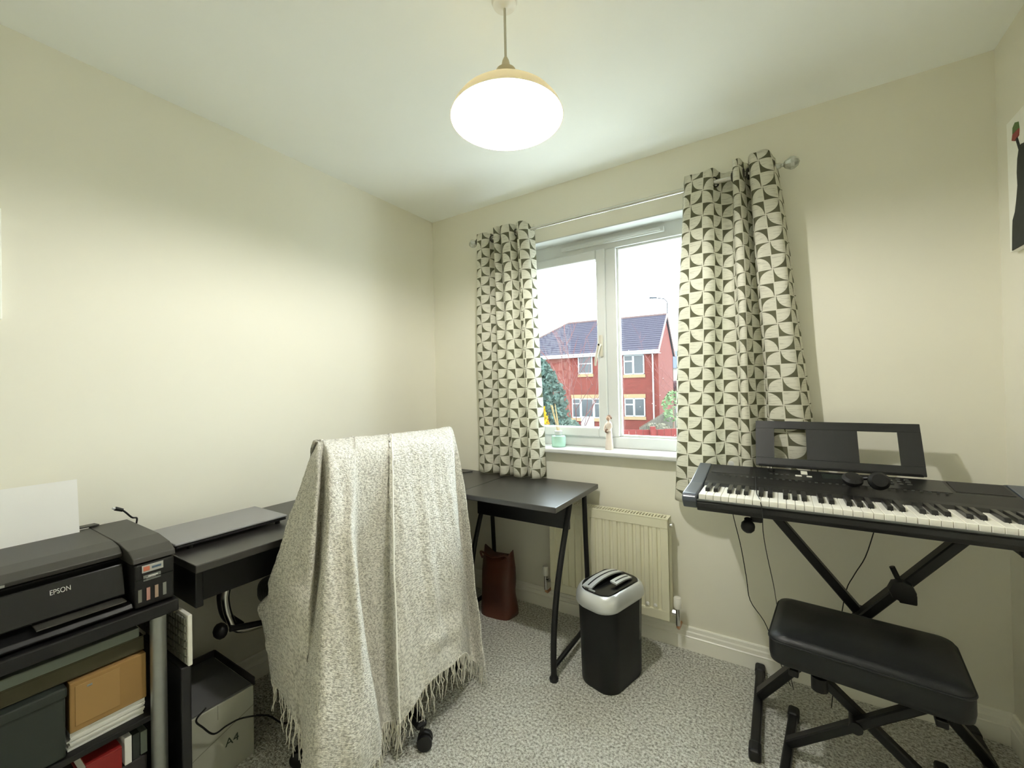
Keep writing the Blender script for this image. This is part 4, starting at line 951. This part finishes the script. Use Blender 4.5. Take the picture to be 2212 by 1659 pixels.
for (x0, x1, z0, z1, t) in ((-1.97, -.78, 1.885, 3.05, 0), (-1.97, -.78, -.59, .50, 0), (-4.80, -3.87, 2.02, 3.12, 1)):
    hwin(x0, x1, z0, z1, wbars(x0, x1, z0, z1) if not t else [(x0, x1, -.05, 0, z1-.5, z1-.44)])
    hb('sill', M_buff, MB().box(x0-.04, x1+.04, -.06, .0, z0-.19, z0-.005, .01))
hb('lintel', M_buff, MB().box(-2.0, -.75, -.04, .0, .505, .73)); hb('lintel', M_buff, MB().box(-5.3, -3.28, -.04, .0, .505, .73))
x0, x1 = -5.25, -3.32
hwin(x0, x0+.58, -.72, .50, [(x0, x0+.58, -.05, 0, .14, .2)]); hwin(x1-.52, x1, -.72, .50, [(x1-.52, x1, -.05, 0, .14, .2)])
hb('sill', M_buff, MB().box(x0-.04, x0+.58, -.06, 0, -.92, -.73)); hb('sill', M_buff, MB().box(x1-.52, x1+.04, -.06, 0, -.92, -.73))
hwin(x0+.58, x1-.52, GZ, .50, [(x0+.58, x1-.52, -.045, 0, GZ, -.62)], 'patio_door')
hb('fascia', mat('white_fascia', (150, 153, 155), .5), MB().box(-LF-.3, .12, -.30, -.27, EZ-.16, EZ+.04).box(-LF-.3, .12, -.28, 0, EZ-.17, EZ-.14))
hb('gutter', mat('white_gutter', (150, 153, 155), .4), MB().tube([(-LF-.3, -.34, EZ+.0), (.14, -.34, EZ+.0)], .06, 8))
hb('downpipe', mat('white_gutter', (150, 153, 155), .4), MB().tube([(-.30, -.34, EZ), (-.30, -.09, EZ-.25), (-.30, -.09, GZ)], .042, 8))
# roof: every tile course its own stepped strip, hipped at the left
NCR = 17; Y_E, Y_R = -.38, DP/2; HX = -LF-.35; RX = -6.6
for i in range(NCR):
    a, b_ = i/NCR, (i+1)/NCR
    yA, yB = Y_E+(Y_R-Y_E)*a, Y_E+(Y_R-Y_E)*b_; zA, zB = EZ+.03+(RZ-EZ)*a, EZ+.03+(RZ-EZ)*b_
    lA, lB = HX-2.4+(RX-HX+2.4)*a, HX-2.4+(RX-HX+2.4)*b_
    bb = bmesh.new(); v = [bb.verts.new(p) for p in ((lA, yA, zA+.095), (.10, yA, zA+.095), (.10, yB, zB+.008), (lB, yB, zB+.008), (lA, yA, zA-.03), (.10, yA, zA-.03), (.10, yB, zB-.04), (lB, yB, zB-.04))]
    for f_ in ((0, 1, 2, 3), (7, 6, 5, 4), (4, 5, 1, 0), (5, 6, 2, 1), (6, 7, 3, 2), (7, 4, 0, 3)): bb.faces.new([v[q] for q in f_])
    mb = MB(); mb._merge(bb); mb.build('tile_course', M_tile, hs)
bb = bmesh.new(); v = [bb.verts.new(p) for p in ((HX-2.4, Y_R*2-Y_E, EZ+.03), (.1, Y_R*2-Y_E, EZ+.03), (.1, Y_R, RZ+.03), (RX, Y_R, RZ+.03), (HX-2.4, Y_E, EZ+.03))]
bb.faces.new((v[1], v[0], v[3], v[2])); bb.faces.new((v[0], v[4], v[3])); mb = MB(); mb._merge(bb); mb.build('back_roof_slope', M_tile, hs)
hb('ridge', M_ridge, MB().tube([(RX, Y_R, RZ+.06), (.10, Y_R, RZ+.06)], .09, 8))
hb('hip_ridge', M_ridge, MB().tube([(RX, Y_R, RZ+.06), (HX-2.4, Y_E, EZ+.09)], .08, 8))
hb('verge', mat('white_verge', (134, 120, 118), .8), MB().bar((.11, Y_E, EZ+.03), (.11, Y_R, RZ+.05), .06, .12, bev=0).bar((.11, DP+.38, EZ+.03), (.11, Y_R, RZ+.05), .06, .12, bev=0))
# distant house, street lamp
q = O(30.5, 76); h2 = thing('distant_house', 'far pale house with blue roof beyond the brick house', 'house', (q.x, q.y, 0), -YAW)
MB().box(-4, 5, 0, 8, GZ, 4.2).build('wall', mat('cream_render', (120, 117, 112), .9), h2); MB().prism([(-.5, 4.2), (8.5, 4.2), (4, 7.6)], -4.3, 5.3, 'x').build('roof', mat('blue_slate', (60, 68, 88), .6), h2)
for x in (-2.5, 2): MB().box(x-.7, x+.7, -.06, 0, 1.5, 3.0).build('window', M_dglass, h2)
q = O(15.0, 40); sl = thing('street_lamp', 'thin grey street lamp post behind the brick house', 'street lamp', (q.x, q.y, GZ), -YAW)
M_post = mat('galvanised_post', (52, 54, 60), .6)
MB().tube([(0, 0, 0), (0, 0, 10.6)], [.09, .05], 8).build('post', M_post, sl); MB().tube([(0, 0, 10.6), (-.3, 0, 10.9), (-1.1, 0, 11.0)], .05, 8).build('arm', M_post, sl); MB().box(-1.7, -1.0, -.12, .12, 10.95, 11.1, .03).build('lantern', M_post, sl)
# fences
M_redf = mat('red_stained_board', (88, 36, 34), .85, noise=(6, .15))
q = O(2.0, 8.0); fn = thing('garden_fence', 'red-brown board fence just below the window', 'fence', (q.x, q.y, GZ), -YAW)
pm_ = None
for i in range(48):
    if pm_ is None: pm_ = MB().box(0, .128, 0, .018, .02, 1.86, .003, 1).build('board', M_redf, fn); pm_.location.x = -3.0
    else:
        c = pm_.copy(); COL.objects.link(c); c.location.x = -3.0+i*.134; c.location.z = R_.uniform(-.008, .008)
MB().box(-3.1, 3.5, -.03, 0, 1.60, 1.70).build('rail', M_redf, fn); MB().box(-3.1, 3.5, -.03, 0, .30, .40).build('rail', M_redf, fn)
for x in (-3.1, -1.25, .6, 2.45): MB().box(x, x+.09, -.10, -.031, 0, 1.92, .005).build('post', M_redf, fn)
M_gf = mat('weathered_grey_board', (62, 58, 50), .9, noise=(6, .2))
A_, B_ = O(3.6, 11.9), O(9.4, 24.0); dv = (B_-A_); f2 = thing('side_fence', 'grey weathered picket fence running back beside the brick house', 'fence', (A_.x, A_.y, GZ), math.atan2(dv.y, dv.x))
pm_ = None; n_ = int(dv.length/.26)
for i in range(n_):
    if pm_ is None: pm_ = MB().prism([(0, 0), (.15, 0), (.15, 1.44), (.075, 1.52), (0, 1.44)], 0, .02, 'y').build('picket', M_gf, f2)
    else: c = pm_.copy(); COL.objects.link(c); c.location.x = i*.26
for z in (.4, 1.15): MB().box(0, dv.length, .021, .06, z, z+.08).build('rail', M_gf, f2)
# shrubs and trees
def leafy(name, label, r, f, rx, ry, z0, z1, n, size, rgb, cat, rgb2=None, seed=1, stem=True, shape='dome'):
    q = O(r, f); root = thing(name, label, cat, (q.x, q.y, GZ)); R = random.Random(seed); vs_, fs = [], []
    for _ in range(n):
        t = R.random()**.7; a = R.uniform(0, 6.283); z = z0+(z1-z0)*t
        e = math.sqrt(max(0, 1-((t-.25)/.78)**2)) if shape == 'dome' else (1-t)**.7
        k = R.uniform(.55, 1.0)*e; c = Vector((rx*k*math.cos(a), ry*k*math.sin(a), z-GZ))
        u = Vector((R.gauss(0, 1), R.gauss(0, 1), R.gauss(0, 1))).normalized(); w2 = u.orthogonal().normalized(); s = size*R.uniform(.6, 1.3); b0 = len(vs_)
        vs_ += [c-u*s, c+w2*s*.5, c+u*s, c-w2*s*.5]; fs.append((b0, b0+1, b0+2, b0+3))
    me = bpy.data.meshes.new('foliage'); me.from_pydata(vs_, [], fs); me.materials.append(mat(name+'_leaf', rgb, .8, noise=(3, .35)))
    ob = bpy.data.objects.new('foliage', me); COL.objects.link(ob); ob.parent = root; tag(ob, kind='stuff')
    if stem: MB().tube([(0, 0, 0), (0, 0, (z0-GZ)+(z1-z0)*.6)], [.06, .02], 7).build('stem', mat('bark', (104, 84, 74), .9), root)
leafy('conifer', 'dark blue-green conifer hedge behind the left curtain edge', .55, 13, 1.35, 1.0, GZ+.1, 2.15, 7000, .085, (54, 70, 64), 'tree', shape='dome', seed=2)
leafy('evergreen_shrub', 'low blue-green shrub in front of the patio door', 1.50, 11.0, .5, .45, GZ, .35, 3500, .07, (70, 84, 76), 'shrub', seed=3)
leafy('forsythia', 'bright yellow flowering shrub at lower left of the window', .48, 8.6, .42, .4, GZ, .95, 1800, .04, (150, 118, 12), 'shrub', seed=4)
leafy('leafy_shrub', 'sparse pale green shrub beside the brick house corner', 6.75, 17.6, .5, .45, -.3, .95, 260, .09, (84, 102, 70), 'shrub', seed=5)
leafy('bramble', 'tangled pale bramble growing over the grey picket fence', 4.55, 13.2, .8, .6, -.9, .05, 320, .05, (90, 86, 72), 'shrub', seed=6)
def bare(name, label, r, f, h, seed, spread=.5, rgb=(96, 62, 60)):
    q = O(r, f); root = thing(name, label, 'tree', (q.x, q.y, GZ)); R = random.Random(seed); mb = MB(); tr = MB()
    tr.tube([(0, 0, 0), (.03, 0, h*.12)], [.035, .025], 7); tr.build('trunk', mat('bare_bark', rgb, .9), root)
    def grow(p, d, L_, r_, lv):
        pts = [p]; q_ = p.copy()
        for _ in range(4):
            d = (d+Vector((R.gauss(0, .10), R.gauss(0, .10), .05))).normalized(); q_ = q_+d*L_/4; pts.append(q_.copy())
            if lv > 0 and R.random() < .68:
                nd = (d+Vector((R.gauss(0, spread), R.gauss(0, spread), R.uniform(-.1, .3)))).normalized(); grow(q_, nd, L_*.62, r_*.72, lv-1)
        mb.tube([tuple(x) for x in pts], [r_, r_*.9, r_*.75, r_*.6, r_*.4], 4, cap=False)
    for k in range(4): grow(Vector((.02, 0, h*.11)), Vector((R.gauss(0, .35), R.gauss(0, .35), 1)).normalized(), h*.62, .017, 3)
    b_ = mb.build('branches', mat('bare_bark', rgb, .9), root); tag(b_, kind='stuff')
bare('bare_tree', 'leafless reddish tree in front of the brick house', 2.30, 15.0, 4.7, 11)
bare('bare_tree', 'small leafless tree against the brick gable end', 8.7, 20.2, 4.6, 12, .6)
q = O(18.5, 50); t_ = thing('far_tree', 'dark reddish tree far behind beside the house gable', 'tree', (q.x, q.y, GZ))
mb = MB()
for k in range(14): mb.ball((R_.uniform(-1.0, 1.0), R_.uniform(-1, 1), R_.uniform(.8, 3.2)), R_.uniform(.4, .8), jit=.18, sub=2)
mb.build('crown', mat('plum_foliage', (56, 40, 44), .9, noise=(3, .3)), t_)
